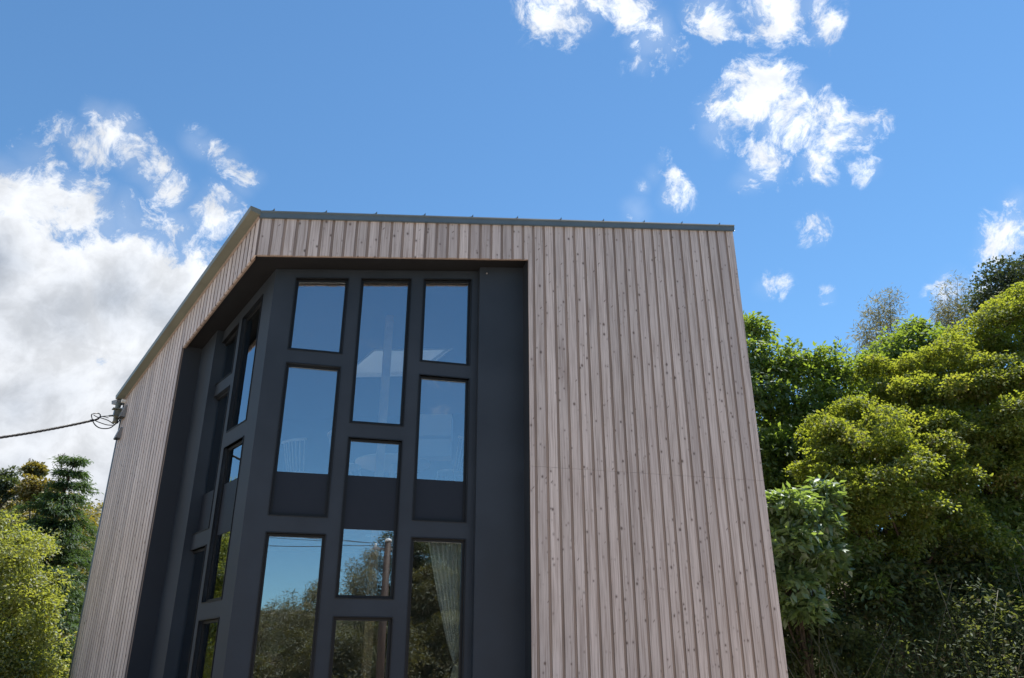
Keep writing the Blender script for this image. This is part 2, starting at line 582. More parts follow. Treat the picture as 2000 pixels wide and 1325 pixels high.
for k in range(nL_b):
    s1 = (k + 1) * PL_B                        # far edge of the board; local x runs back towards the corner
    jit = float(rng.uniform(-.004, .004))
    top = lambda x, s1=s1: zL(s1 - x, 7.80)
    bot = lambda x, s1=s1, j=jit: zL(s1 - x, Z_SOF) - .004 + j
    if s1 < OPL:
        put_board(ML, -s1, [(0, PITCH_B, bot, top)])
    elif s1 - PL_B < OPL:
        cut = s1 - OPL
        put_board(ML, -s1, [(0, PITCH_B, bot, top), (0, cut, lambda x: ZG, lambda x, s1=s1: zL(s1 - x, Z_SOF) - .006)])
    else:
        put_board(ML, -s1, [(0, PITCH_B, lambda x: ZG, top)])

# --- walls behind the boards and round the back ------------------------------
b = MB()
T0, T1 = .031, .20
fr = [PF(OPF + .05, T0), PF(WF - .01, T0), PF(WF - .01, T1), PF(OPF + .05, T1)]
b.plan(fr, ZG, zp(7.78))
band = [IC(T0, T0), PF(OPF + .05, T0), PF(OPF + .05, .06), IC(.06, .06)]
sd_ = [PL(WL - .01, T0), PL(OPL + .05, T0), PL(OPL + .05, T1), PL(WL - .01, T1)]
b.plan(sd_, ZG, zp(7.78))
bandl = [PL(OPL + .05, T0), IC(T0, T0), IC(.14, .14), PL(OPL + .05, .14)]
BACK = C + dF * WF + dL * WL
FR = C + dF * WF; LE = C + dL * WL
q = lambda P, a, c: ((P + dF * a + dL * c).x, (P + dF * a + dL * c).y)
b.plan([q(FR, -.02, .21), q(FR, -.0, .21), q(BACK, 0, -.2), q(BACK, -.02, -.2)], ZG, zp(7.78))
b.plan([q(LE, .21, -.02), q(LE, WF - .2, -.02), q(LE, WF - .2, 0), q(LE, .21, 0)], ZG, zp(7.78))
b.build('wall', M_INNER, house)
b = MB()
b.plan(band, zp(Z_SOF + .004), zp(7.78))
b.plan([PL(OPL + .05, T0 + .001), IC(T0 + .11, T0 + .001), IC(.141, .06), PL(OPL + .05, .06)], zp(Z_SOF + .004), zp(7.77))
b.build('band_backing', M_GROOVE, house)

# --- the dark recess ----------------------------------------------------------
cf = IC(DW, DW)
S_CF = (Vector((cf[0], cf[1], 0)) - C).dot(dF)
S_CL = (Vector((cf[0], cf[1], 0)) - C).dot(dL)
STF, STL = 3.374, 2.41


def holed_wall(M, sg, s0, s1, zb, ztop, holes, d0, d1, name, mat):
    """a wall sheet with window holes and their reveals; ztop is a function of s"""
    outer = [(s0, zb), (s1, zb), (s1, ztop(s1)), (s0, ztop(s0))]
    loops = [[Vector((x * sg, z, 0)) for x, z in outer]] + [[Vector((x * sg, z, 0)) for x, z in h] for h in holes]
    tris = tessellate_polygon(loops)
    pts = [p for l in loops for p in l]
    b = MB()
    for t in tris:
        a, c_, e = (pts[i] for i in t)
        n = (c_ - a).cross(e - a).z
        t = t if n > 0 else (t[0], t[2], t[1])
        b.add([(pts[i].x, d0, pts[i].y) for i in t], [(0, 1, 2)])
        b.add([(pts[i].x, d1, pts[i].y) for i in t], [(2, 1, 0)])
    for h in holes:
        n = len(h)
        for i in range(n):
            p, q_ = h[i], h[(i + 1) % n]
            f = [(p[0] * sg, d0, p[1]), (q_[0] * sg, d0, q_[1]), (q_[0] * sg, d1, q_[1]), (p[0] * sg, d1, p[1])]
            b.add(f, [(0, 1, 2, 3)])
    return b.build(name, mat, house, M)


CF = [(.60, 1.352), (1.556, 2.303), (2.513, 3.256)]
CLs = [(.715, 1.50), (1.685, 2.455)]


def rect(x0, x1, z0, z1): return [(x0, z0), (x1, z0), (x1, z1), (x0, z1)]


def recttop(c, z0, base, slope): return [(c[0], z0), (c[1], z0), (c[1], base + slope * c[1]), (c[0], base + slope * c[0])]


WT = 6.985
winF = [recttop(CF[0], 5.925, WT, SL_F), recttop(CF[1], 4.898, WT, SL_F), recttop(CF[2], 5.925, WT, SL_F),
        rect(*CF[0], 3.555, 5.706), rect(*CF[1], 2.525, 4.672), rect(*CF[2], 3.57, 5.70),
        rect(*CF[0], .95, 3.317), rect(*CF[1], .2, 2.282), rect(*CF[2], .95, 3.325)]
infF = [None, None, None, [(3.555, 4.147)], [(3.416, 4.150)], [(3.57, 4.154)], None, None, None]
WTL = 7.005
winL = [recttop(CLs[0], 4.94, WTL, SL_L), recttop(CLs[1], 5.944, WTL, SL_L),
        rect(*CLs[1], 3.55, 5.72), rect(*CLs[0], 2.51, 4.69), rect(*CLs[1], .95, 3.303), rect(*CLs[0], .2, 2.272)]
infL = [None, None, [(3.55, 4.147)], [(3.416, 4.147)], None, None]
WT_TH = .12
holed_wall(MF, 1, S_CF, STF + .05, ZG, lambda s: zF(s, Z_SOF) + .11, winF, DW, DW + WT_TH, 'recess_wall', M_DARK)
holed_wall(ML, -1, STL + .05, S_CL, ZG, lambda s: zL(s, Z_SOF) + .11, winL, DW, DW + WT_TH, 'recess_wall', M_DARK)
for nm, poly in (('wall_pier', [PF(STF, DS), PF(OPF + .06, DS), PF(OPF + .06, DW + WT_TH + .01), PF(STF, DW + WT_TH + .01)]),
                 ('wall_pier', [PL(OPL + .06, DS), PL(STL, DS), PL(STL, DW + WT_TH + .01), PL(OPL + .06, DW + WT_TH + .01)]),
                 ('recess_jamb', [PF(OPF + .002, .012), PF(OPF + .052, .012), PF(OPF + .052, DS + .01), PF(OPF + .002, DS + .01)]),
                 ('recess_jamb', [PL(OPL + .052, .012), PL(OPL + .002, .012), PL(OPL + .002, DS + .01), PL(OPL + .052, DS + .01)])):
    b = MB()
    b.plan(poly, ZG, zp(Z_SOF + (.09 if nm == 'wall_pier' else .07)))
    b.build(nm, M_JAMB if nm == 'recess_jamb' else M_DARK, house)
b = MB()
b.plan([PL(OPL + .03, .031), IC(.031, .031), PF(OPF + .03, .031), PF(OPF + .03, DW + .2), IC(DW + .2, DW + .2), PL(OPL + .03, DW + .2)], zp(Z_SOF + .042), zp(Z_SOF + .1))
b.build('soffit', M_SOFFIT, house)
# slim bead where the soffit meets the front window wall
b = MB()
b.box(S_CF, STF, DW - .012, DW + .002, 0, .012)
bead = b.build('soffit_bead', M_DARK, house, MF @ Matrix.Translation((0, 0, 0)))
for v in bead.data.vertices:
    v.co.z += zF(v.co.x, Z_SOF) - .03
b = MB()
b.tube([(STF + .11, DS - .02, zF(STF + .11, Z_SOF) - .1), (STF + .11, DS + .01, zF(STF + .11, Z_SOF) - .1)], .014, 10)
b.build('vent_stub', M_GREY, house, MF)


def inset(poly, d):
    n = len(poly); out = []
    for i in range(n):
        p0 = Vector(poly[i - 1]); p1 = Vector(poly[i]); p2 = Vector(poly[(i + 1) % n])
        e1 = (p1 - p0).normalized(); e2 = (p2 - p1).normalized()
        n1 = Vector((-e1.y, e1.x)); n2 = Vector((-e2.y, e2.x))
        k = d / (1 + n1.dot(n2))
        out.append(tuple(p1 + (n1 + n2) * k))
    return out


def make_window(M, sg, poly, infills, dw):
    poly = [(x * sg, z) for x, z in poly]
    if sg < 0:
        poly = [poly[1], poly[0], poly[3], poly[2]]
    cx = sum(p[0] for p in poly) / 4; z0 = min(p[1] for p in poly)
    Mo = M @ Matrix.Translation((cx, dw, z0))
    poly = [(x - cx, z - z0) for x, z in poly]
    a = poly; c = inset(poly, .036)
    rev = .045                                                 # set back in the reveal
    b = MB()
    n = 4
    for i in range(n):
        j = (i + 1) % n
        v = [(a[i][0], rev, a[i][1]), (a[j][0], rev, a[j][1]), (c[j][0], rev, c[j][1]), (c[i][0], rev, c[i][1]),
             (a[i][0], rev + .06, a[i][1]), (a[j][0], rev + .06, a[j][1]), (c[j][0], rev + .06, c[j][1]), (c[i][0], rev + .06, c[i][1])]
        b.add(v, [(0, 1, 2, 3), (7, 6, 5, 4), (3, 2, 6, 7), (1, 0, 4, 5)])
    w = b.build('window', M_FRAME, house, Mo)
    # thin outer flange lying on the wall
    b = MB(); e = inset(poly, -.012)
    for i in range(n):
        j = (i + 1) % n
        v = [(e[i][0], -.012, e[i][1]), (e[j][0], -.012, e[j][1]), (a[j][0], -.012, a[j][1]), (a[i][0], -.012, a[i][1]),
             (e[i][0], .003, e[i][1]), (e[j][0], .003, e[j][1]), (a[j][0], rev + .01, a[j][1]), (a[i][0], rev + .01, a[i][1])]
        b.add(v, [(0, 1, 2, 3), (1, 0, 4, 5), (2, 3, 7, 6)])
    b.build('flange', M_FRAME, w, Mo)
    zlo = min(p[1] for p in c); zhi = [p[1] for p in c]
    xl, xr = min(p[0] for p in c), max(p[0] for p in c)
    spans = []
    cuts = sorted((i0 - z0, i1 - z0) for i0, i1 in (infills or []))
    for (i0, i1) in cuts:
        lo, hi = max(i0, zlo), min(i1, max(zhi))
        b = MB(); b.box(xl, xr, rev + .012, rev + .04, lo, hi)
        b.build('infill_panel', M_SPAN, w, Mo)
        spans.append((lo, hi))
    if not spans:
        regions = [c]
    else:
        lo, hi = spans[0]
        regions = []
        if lo - zlo > .1:
            regions.append([(xl, zlo), (xr, zlo), (xr, lo), (xl, lo)])
        regions.append([(xl, hi), (xr, hi), c[2] if c[2][1] > hi else (xr, hi), c[3]])
    for rg in regions:
        b = MB()
        b.elev(rg, rev + .022, rev + .028)
        pm = Mo @ Matrix.Rotation(random.uniform(-.003, .003), 4, 'Z') @ Matrix.Rotation(random.uniform(-.003, .003), 4, 'X')
        b.build('pane', M_GLASS, w, pm)
    return w


for pl, inf in zip(winF, infF):
    make_window(MF, 1, pl, inf, DW)
for pl, inf in zip(winL, infL):
    make_window(ML, -1, pl, inf, DW)

# --- floors and inner lining ----------------------------------------------------
ins = [IC(DW + WT_TH + .02, DW + WT_TH + .02), PF(WF - .2, DW + WT_TH + .02), q(BACK, -.2, -.2), PL(WL - .2, DW + WT_TH + .02)]
b = MB(); b.plan(ins, 3.62, 4.12); b.build('upper_floor', M_PINE, house)
b = MB(); b.plan(ins, .0, .12); b.build('lower_floor', M_PINE, house)
SKA, SKC = (3.3, 4.7), (3.3, 4.5)                             # added skylight opening: along the front direction and along the side direction


def around(b, a0, a1, c0, c1, zb, zt):
    for (p, r_, s_, t_) in ((a0, a1, c0, SKC[0]), (a0, a1, SKC[1], c1), (a0, SKA[0], SKC[0], SKC[1]), (SKA[1], a1, SKC[0], SKC[1])):
        b.plan([q(C, p, s_), q(C, r_, s_), q(C, r_, t_), q(C, p, t_)], zb, zt)


b = MB(); around(b, .95, WF - .2, .95, WL - .2, zp(7.12), zp(7.19)); b.build('ceiling', M_INNER, house)
b = MB()
for (p, r_, s_, t_) in ((SKA[0] - .03, SKA[1] + .03, SKC[0] - .03, SKC[0]), (SKA[0] - .03, SKA[1] + .03, SKC[1], SKC[1] + .03), (SKA[0] - .03, SKA[0], SKC[0], SKC[1]), (SKA[1], SKA[1] + .03, SKC[0], SKC[1])):
    b.plan([q(C, p, s_), q(C, r_, s_), q(C, r_, t_), q(C, p, t_)], zp(7.10), zp(7.90))
skl = b.build('added_skylight', M_WHITE, house)  # invented roof opening that lets daylight onto the upstairs furniture
b = MB(); b.plan([q(C, SKA[0], SKC[0]), q(C, SKA[1], SKC[0]), q(C, SKA[1], SKC[1]), q(C, SKA[0], SKC[1])], zp(7.86), zp(7.87)); b.build('pane', M_GLASS, skl)

# --- roof, fascia, gutter ---------------------------------------------------------
b = MB()
around(b, -.0, WF + .02, -.02, WL + .15, zp(7.79), zp(7.855))
roof = b.build('roof', M_FASCIA, house)
seam_s = [.194, .94, 1.679, 2.42, 3.173, 3.905, 4.64, 5.38, 6.111, 6.81, 7.526]
for s in seam_s:
    b = MB()
    zt = zF(s, 7.862)
    b.hexa([(-.095, -.030, -.012), (0, -.030, 0), (0, .10, -.002), (-.03, .10, -.006), (-.03, -.034, .004), (0, -.034, .046), (0, .10, .04), (-.02, .10, .04)])
    b.box(-.02, 0, .10, 2.6, -.01, .04)
    o = b.build('standing_seam', M_FASCIA, roof, MF @ Matrix.Translation((s, 0, zt)))
    kd = -nF.x * GX - nF.y * GY
    for v in o.data.vertices:
        if v.co.y > .05:
            v.co.z += kd * v.co.y
b = MB()
v = []
for s in (-.0, WF + .02):
    zt = zF(s, 7.86); zb = zF(s, 7.745)
    v.append([(s, -.040, zt), (s, -.046, zt - .02), (s, -.026, zt - .03), (s, -.026, zb + .012), (s, -.034, zb), (s, .002, zb), (s, .002, zt)])
n = 7
b.add(v[0] + v[1], [tuple(range(n))[::-1], tuple(range(n, 2 * n))] + [(i, n + i, n + (i + 1) % n, (i + 1) % n) for i in range(n)])
b.build('fascia', M_FASCIA, house, MF)
# side gutter: a square trough hung along the falling eave
b = MB()
v = []
for s in (-.03, WL + .12):
    z = zL(s, 7.885)
    x = -s
    v.append([(x, -.165, z - .005), (x, -.155, z - .075), (x, -.0, z - .105), (x, .0, z - .095), (x, -.145, z - .065), (x, -.152, z - .005)])
n = 6
b.add(v[0] + v[1], [tuple(range(n)), tuple(range(n, 2 * n))[::-1]] + [(i, (i + 1) % n, n + (i + 1) % n, n + i) for i in range(n)])
b.build('gutter', M_GUTTER, house, ML)
b = MB()
z = zL(-.03, 7.885)
b.hexa([(.028, -.158, z - .075), (.032, -.158, z - .075), (.032, -.01, z - .1), (.028, -.01, z - .1),
        (.028, -.164, z - .004), (.032, -.164, z - .004), (.032, -.01, z - .015), (.028, -.01, z - .015)])
b.build('gutter_end_cap', M_GUTTER, house, ML)
# the board edge strip along the underside of the gutter
b = MB()
v = []
for s in (0.0, WL):
    z = zL(s, 7.775); x = -s
    v.append([(x, -.022, z - .012), (x, -.003, z - .03), (x, -.003, z + .02), (x, -.022, z + .01)])
b.add(v[0] + v[1], [(0, 1, 2, 3), (7, 6, 5, 4)] + [(i, (i + 1) % 4, 4 + (i + 1) % 4, 4 + i) for i in range(4)])
b.build('eaves_batten', M_GROOVE, house, ML)
# rear gutter stub, downpipe and corner trim at the far end of the side
zg = zL(WL, 7.70)
b = MB()
b.hexa([(-WL - .40, -.16, zg + .05), (-WL - .06, -.12, zg - .02), (-WL - .06, .02, zg - .02), (-WL - .40, -.02, zg + .05),
        (-WL - .42, -.17, zg + .13), (-WL - .06, -.14, zg + .07), (-WL - .06, .02, zg + .07), (-WL - .42, -.02, zg + .13)])
b.build('rear_gutter', M_GREY, house, ML)
b = MB()
b.tube([(-WL - .06, -.09, zg + .0), (-WL - .06, -.09, zg - .1), (-WL - .05, -.085, zg - .38), (-WL - .05, -.085, zg - .42)], [.06, .052, .05, .062], 14)
b.build('downpipe_head', M_GUTTER, house, ML)
b = MB()
b.tube([(-WL - .03, .03, ZG), (-WL - .03, .03, zg)], .042, 12)
b.build('downpipe', M_FASCIA, house, ML)
for (s, z) in ((6.93, zg + .02), (6.95, zg - .16)):
    b = MB(); b.box(-s - .03, -s + .03, -.075, .0, z - .03, z + .03); b.build('pipe_clip', M_WHITE, house, ML)


def hood(s, z, w, h):
    b = MB()
    b.hexa([(-s - w / 2, -.10, z), (-s + w / 2, -.10, z), (-s + w / 2, -.002, z), (-s - w / 2, -.002, z),
            (-s - w / 2, -.035, z + h), (-s + w / 2, -.035, z + h), (-s + w / 2, -.002, z + h), (-s - w / 2, -.002, z + h)])
    o = b.build('cable_hood', M_GREY, house, ML)
    b = MB(); b.box(-s - w / 2 + .012, -s + w / 2 - .012, -.09, -.012, z - .012, z - .001)
    b.build('cable_hole', M_BLACK, o, ML)


hood(6.74, 6.36, .19, .24)
hood(6.78, 5.93, .19, .22)
b = MB()
b.box(-7.0, -6.90, -.17, -.02, 6.42, 6.55); b.box(-7.0, -6.86, -.21, -.03, 6.555, 6.575)
b.tube([(-6.99, -.17, 6.44), (-7.0, -.24, 6.42)], .018, 8)
b.build('cable_bracket', M_GUTTER, house, ML)

# ------------------------------------------------------------------ foliage
BARK = bark_mat('grey_brown_bark', (.10, .075, .055), (.045, .034, .026))
L_MAPLE = leaf_mat('maple_leaves', (.055, .105, .02), (.155, .195, .035), (.21, .165, .045), .5, .03)
L_GREEN = leaf_mat('fresh_green_leaves', (.055, .105, .025), (.12, .18, .035), None, .45, .05, .35)
L_BROAD = leaf_mat('glossy_broad_leaves', (.06, .12, .035), (.13, .20, .06), None, .4, .10, .3)
L_DARK = leaf_mat('dark_evergreen_leaves', (.016, .034, .014), (.045, .065, .022), None, .25, .05, .35)
L_BAMBOO = leaf_mat('bamboo_leaves', (.065, .075, .03), (.13, .125, .055), (.17, .125, .055), .4, .07, .4)
L_OLIVE = leaf_mat('olive_yellow_leaves', (.08, .115, .03), (.17, .205, .05), (.22, .20, .06), .45, .05, .35)
L_CEDAR = leaf_mat('cedar_needles', (.014, .04, .016), (.055, .105, .04), None, .25, .03, .5)
L_SLOPE = leaf_mat('slope_leaves', (.030, .036, .014), (.085, .085, .03), (.12, .095, .04), .3, .03)
L_RIDGE = leaf_mat('ridge_leaves', (.05, .07, .02), (.14, .125, .03), (.19, .13, .03), .35, .05)
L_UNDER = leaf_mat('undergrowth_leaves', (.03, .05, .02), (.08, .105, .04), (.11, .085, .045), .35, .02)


def unit(a):
    return a / np.maximum(np.linalg.norm(a, axis=-1, keepdims=True), 1e-9)


class Leaves:
    """gathers small folded leaf blades as one mesh"""
    def __init__(self):
        self.P = []; self.T = []

    def add(self, c, axis, normal, length, width, tint, fold=.18, droop=0.0):
        axis = unit(axis)
        side = unit(np.cross(normal, axis))
        nn = np.cross(axis, side)
        L = np.asarray(length)[:, None] * np.ones((len(c), 1)); Wd = np.asarray(width)[:, None] * np.ones((len(c), 1))
        mid = c + axis * L * .45
        p0 = c
        p1 = mid + side * Wd * .5 + nn * Wd * fold
        p2 = c + axis * L - np.array([0, 0, 1.0]) * L * droop
        p3 = mid - side * Wd * .5 + nn * Wd * fold
        self.P.append(np.stack([p0, p1, p2, p3], 1).reshape(-1, 3))
        self.T.append(np.repeat(np.clip(tint, 0, 1), 4))

    def mesh(self, name, mat, origin):
        P = np.concatenate(self.P) - np.asarray(origin); T = np.concatenate(self.T)
        n = len(P) // 4
        me = bpy.data.meshes.new(name)
        me.vertices.add(len(P)); me.vertices.foreach_set('co', P.astype(np.float32).ravel())
        idx = np.arange(n)[:, None] * 4 + np.array([0, 1, 2, 0, 2, 3])
        me.loops.add(n * 6); me.loops.foreach_set('vertex_index', idx.ravel().astype(np.int32))
        me.polygons.add(n * 2)
        me.polygons.foreach_set('loop_start', (np.arange(n * 2) * 3).astype(np.int32))
        me.update(calc_edges=True)
        at_ = me.attributes.new('tint', 'FLOAT', 'POINT')
        at_.data.foreach_set('value', T.astype(np.float32))
        me.materials.append(mat)
        return me


def rand_dirs(n):
    return unit(rng.normal(size=(n, 3)))


def sprays(LV, centers, outs, per, radius, length, width, flat=.2, tint0=.45, tvar=.25, droop=.25, up=.7, aspect=(.8, 1.25)):
    """leaf sprays: flat tilted fans of leaves at the given places"""
    n = len(centers)
    per_ = per
    nrm = unit(outs * (1 - up) + np.array([0, 0, 1.0]) * up + rng.normal(size=(n, 3)) * .22)
    t1 = unit(np.cross(nrm, rand_dirs(n))); t2 = np.cross(nrm, t1)
    N_ = n * per_
    rr = radius * np.sqrt(rng.random(N_)) * np.repeat(rng.uniform(.7, 1.25, n), per_)
    an = rng.random(N_) * 2 * np.pi
    T1 = np.repeat(t1, per_, 0); T2 = np.repeat(t2, per_, 0); NN = np.repeat(nrm, per_, 0)
    rad_dir = T1 * np.cos(an)[:, None] + T2 * np.sin(an)[:, None]
    pos = np.repeat(centers, per_, 0) + rad_dir * rr[:, None] + NN * (rng.normal(size=N_) * flat * radius)[:, None]
    pos[:, 2] -= droop * rr ** 2 / max(radius, 1e-3)
    ax = unit(rad_dir + rng.normal(size=(N_, 3)) * .55 + np.array([0, 0, -.25]))
    ln = unit(NN + rng.normal(size=(N_, 3)) * .38)
    sc = rng.uniform(*aspect, N_)
    tint = np.repeat(tint0 + rng.normal(size=n) * tvar * .6, per_) + rng.normal(size=N_) * tvar * .6
    LV.add(pos, ax, ln, length * sc, width * sc, tint)


def lobe_points(c, r, dens, shell=.5, topbias=.25):
    rx, ry, rz = r
    area = 4 * np.pi * ((rx * ry) ** 1.6 / 3 + (rx * rz) ** 1.6 / 3 + (ry * rz) ** 1.6 / 3) ** (1 / 1.6)
    n = max(4, int(area * dens))
    d = unit(rand_dirs(n) + np.array([0, 0, topbias]))
    k = shell + (1.15 - shell) * rng.random(n) ** .8 + (rng.random(n) < .13) * rng.random(n) * .5
    lump = 1 + .18 * np.sin(d[:, 0] * 5 + c[0] * 3) * np.sin(d[:, 1] * 5 + c[1]) + .12 * np.sin(d[:, 2] * 7 + c[2] * 2)
    p = np.asarray(c) + d * np.array(r) * (k * lump)[:, None]
    return p, d


def P3(v): return np.array([v.x, v.y, v.z])


def px_lobe(u, v, r, y, sq=.8, dy=1.0):
    """a crown lobe seen near (u, v) with apparent radius r, standing y metres ahead"""
    d = ray(u, v)
    R = r / FPX * y / d.y
    return (P3(EYE + d * (y / d.y)), (R, R * dy, R * sq))


def trunk_mesh(root, fork, lobes, r0, twigs=3, lean=None):
    b = MB()
    root = Vector(root); fork = Vector(fork)
    n = 7
    pts = []
    for i in range(n):
        t = i / (n - 1)
        p = root.lerp(fork, t) + Vector((math.sin(t * 4 + root.x) * .08, math.cos(t * 3 + root.y) * .08, 0)) * (t * (1 - t) * 4)
        pts.append(p - root)
    b.tube(pts, [r0 * (1.25 - .6 * i / (n - 1)) if i else r0 * 1.6 for i in range(n)], 8)
    for c, r in lobes:
        c = Vector(c)
        k = random.uniform(.55, 1.0)
        st = root.lerp(fork, k)
        mid = st.lerp(c, .5) + Vector((random.uniform(-.15, .15), random.uniform(-.15, .15), .12 * (c - st).length))
        L = [st, st.lerp(mid, .5), mid, mid.lerp(c, .55), c]
        b.tube([p - root for p in L], [r0 * .5, r0 * .4, r0 * .3, r0 * .2, r0 * .1], 5)
        for _ in range(twigs):
            d = Vector(rand_dirs(1)[0]); d.z = abs(d.z) * .7
            e = c + Vector((d.x * r[0], d.y * r[1], d.z * r[2])) * .95
            m_ = c.lerp(e, .5) + Vector((0, 0, -.05))
            b.tube([c - root, m_ - root, e - root], [r0 * .12, r0 * .07, .004], 4)
    return b


def make_tree(name, label, root, lobes, mat, dens=9, per=26, radius=.30, length=.08, width=.05, fork_h=.55, r0=.12, tint0=.45, tvar=.25,
              flat=.2, droop=.25, up=.7, shell=.45, group=None, cat='tree', twigs=3, aspect=(.8, 1.25), topbias=.25, fans=0):
    root = (root[0], root[1], hz(root[0], root[1]) - .05)
    limbs = lobes
    fine_ = []
    for c, r in lobes:
        r = np.array(r)
        if fans:
            for _ in range(fans):
                d = rand_dirs(1)[0] * rng.random() ** .4
                w_ = rng.uniform(.22, .62)
                fine_.append((np.asarray(c) + d * r * np.array([1.15, 1.15, 1.45]), (r[0] * w_, r[1] * w_ * rng.uniform(.6, 1.2), r[0] * w_ * rng.uniform(.14, .34))))
            continue
        fine_.append((c, tuple(r * .6)))
        for _ in range(9):
            d = rand_dirs(1)[0]
            fine_.append((np.asarray(c) + d * r * rng.uniform(.45, 1.2), tuple(r * rng.uniform(.16, .42) * np.array([1, 1, rng.uniform(.6, 1.1)]))))
    lobes = fine_
    t = empty(name, root, label, cat, group)
    cz = np.mean([c for c, r in lobes], 0)
    top = max(c[2] for c, r in lobes); low = min(c[2] - r[2] * .6 for c, r in lobes)
    fork = (root[0] + (cz[0] - root[0]) * .6, root[1] + (cz[1] - root[1]) * .6, root[2] + max(.4, (cz[2] - root[2]) * fork_h))
    M = Matrix.Translation(root)
    trunk_mesh(root, fork, limbs, r0, twigs).build('trunk', BARK, t, M)
    LV = Leaves()
    for c, r in lobes:
        p, d = lobe_points(c, r, dens, shell, topbias)
        sprays(LV, p, d, per, radius, length, width, flat, tint0 + rng.normal() * .06, tvar, droop, up, aspect)
    link('crown', LV.mesh('crown', mat, root), t, M)
    return t


# --- the bank on the right, nearest to farthest ------------------------------------
make_tree('broadleaf_shrub', 'bright broad leaved shrub with tiered sprays beside the right edge of the cladding', (4.9, 14.2),
          [px_lobe(1530, 985, 40, 13.6, .55), px_lobe(1590, 1010, 42, 13.8, .5), px_lobe(1545, 1050, 48, 13.5, .5), px_lobe(1600, 1075, 40, 13.7, .5),
           px_lobe(1535, 1125, 40, 13.6, .5), px_lobe(1570, 1180, 30, 13.6, .5), px_lobe(1490, 1000, 60, 13.9, .6), px_lobe(1500, 1100, 60, 13.9, .6), px_lobe(1600, 960, 34, 14.0, .6)],
          L_BROAD, dens=22, per=16, radius=.26, length=.17, width=.075, r0=.05, tint0=.55, tvar=.25, flat=.12, droop=.35, up=.8, cat='shrub')
make_tree('maple_tree', 'lower yellow green maple spreading flat sprays over the dark undergrowth', (7.6, 15.8),
          [px_lobe(1640, 880, 66, 14.8, .55), px_lobe(1710, 850, 66, 15.0, .55), px_lobe(1760, 910, 56, 14.6, .5), px_lobe(1650, 950, 60, 14.4, .5), px_lobe(1720, 960, 64, 14.4, .5),
           px_lobe(1790, 985, 46, 14.4, .5), px_lobe(1610, 985, 44, 14.4, .5), px_lobe(1690, 1010, 50, 14.5, .5), px_lobe(1805, 880, 50, 15.0, .5), px_lobe(1845, 935, 50, 14.9, .5), px_lobe(1610, 840, 44, 15.3, .5), px_lobe(1680, 800, 46, 15.6, .5), px_lobe(1600, 910, 40, 14.9, .5), px_lobe(1860, 1010, 56, 14.9, .5),
           px_lobe(1910, 1060, 60, 15.2, .5), px_lobe(1760, 1060, 50, 14.9, .5)],
          L_MAPLE, dens=17, per=52, radius=.24, length=.060, width=.042, fans=13, r0=.09, tint0=.5, tvar=.32, flat=.12, droop=.35, up=.6, shell=.35)
make_tree('maple_tree', 'large sunlit yellow green maple filling the right edge of the view', (10.6, 17.0),
          [px_lobe(1960, 640, 60, 16.6, .6), px_lobe(1890, 670, 58, 16.6, .55), px_lobe(2010, 600, 55, 16.6, .6), px_lobe(1820, 705, 55, 16.4, .55), px_lobe(1920, 740, 70, 16.0, .5), px_lobe(1840, 780, 66, 15.9, .5),
           px_lobe(1990, 730, 70, 16.0, .5), px_lobe(1760, 765, 48, 16.2, .5), px_lobe(1960, 820, 74, 15.6, .5), px_lobe(1870, 850, 60, 15.5, .5), px_lobe(1790, 830, 56, 15.8, .5),
           px_lobe(2020, 860, 80, 15.4, .5), px_lobe(1980, 910, 50, 15.3, .45), px_lobe(2060, 720, 90, 16.4, .6), px_lobe(1900, 905, 46, 15.6, .45), px_lobe(1730, 720, 34, 16.6, .5)],
          L_MAPLE, dens=15, per=52, radius=.26, length=.064, width=.044, fans=13, r0=.14, tint0=.55, tvar=.28, flat=.12, droop=.35, up=.6, shell=.35)
make_tree('broadleaf_tree', 'dense green tree rising just behind the right edge of the cladding', (5.6, 17.6),
          [px_lobe(1480, 690, 42, 17.0), px_lobe(1530, 720, 50, 17.0), px_lobe(1590, 720, 48, 17.2), px_lobe(1640, 735, 46, 17.2), px_lobe(1500, 790, 60, 16.8), px_lobe(1570, 800, 64, 16.8),
           px_lobe(1640, 820, 50, 17.0), px_lobe(1520, 870, 64, 16.6), px_lobe(1590, 880, 58, 16.6), px_lobe(1440, 760, 70, 17.2), px_lobe(1460, 880, 70, 16.9), px_lobe(1530, 945, 52, 16.4), px_lobe(1470, 640, 26, 17.2)],
          L_GREEN, dens=12, per=26, radius=.34, length=.13, width=.062, r0=.13, tint0=.45, tvar=.3, flat=.2, droop=.3, up=.65)
make_tree('broadleaf_tree', 'darker round topped tree above and behind the maples', (9.4, 19.6),
          [px_lobe(1740, 680, 52, 19.0), px_lobe(1700, 720, 42, 19.0), px_lobe(1780, 700, 44, 18.8), px_lobe(1795, 645, 24, 19.0), px_lobe(1770, 740, 50, 18.6), px_lobe(1710, 770, 46, 18.6), px_lobe(1660, 790, 44, 18.6), px_lobe(1840, 690, 34, 19.0)],
          L_GREEN, dens=12, per=26, radius=.36, length=.13, width=.062, r0=.13, tint0=.35, tvar=.28, flat=.2, droop=.3, up=.6)
make_tree('evergreen_tree', 'tall dark evergreen standing highest at the right edge of the view', (17.6, 24.8),
          [px_lobe(1965, 545, 36, 24.5, .9), px_lobe(1935, 590, 34, 24.3, .9), px_lobe(1990, 585, 42, 24.5, .9), px_lobe(2020, 540, 40, 24.8, .9), px_lobe(1970, 620, 46, 24.2, .9), px_lobe(2040, 620, 60, 24.6, .9)],
          L_DARK, dens=13, per=28, radius=.42, length=.13, width=.065, r0=.16, tint0=.45, tvar=.28, flat=.3, droop=.2, up=.4)


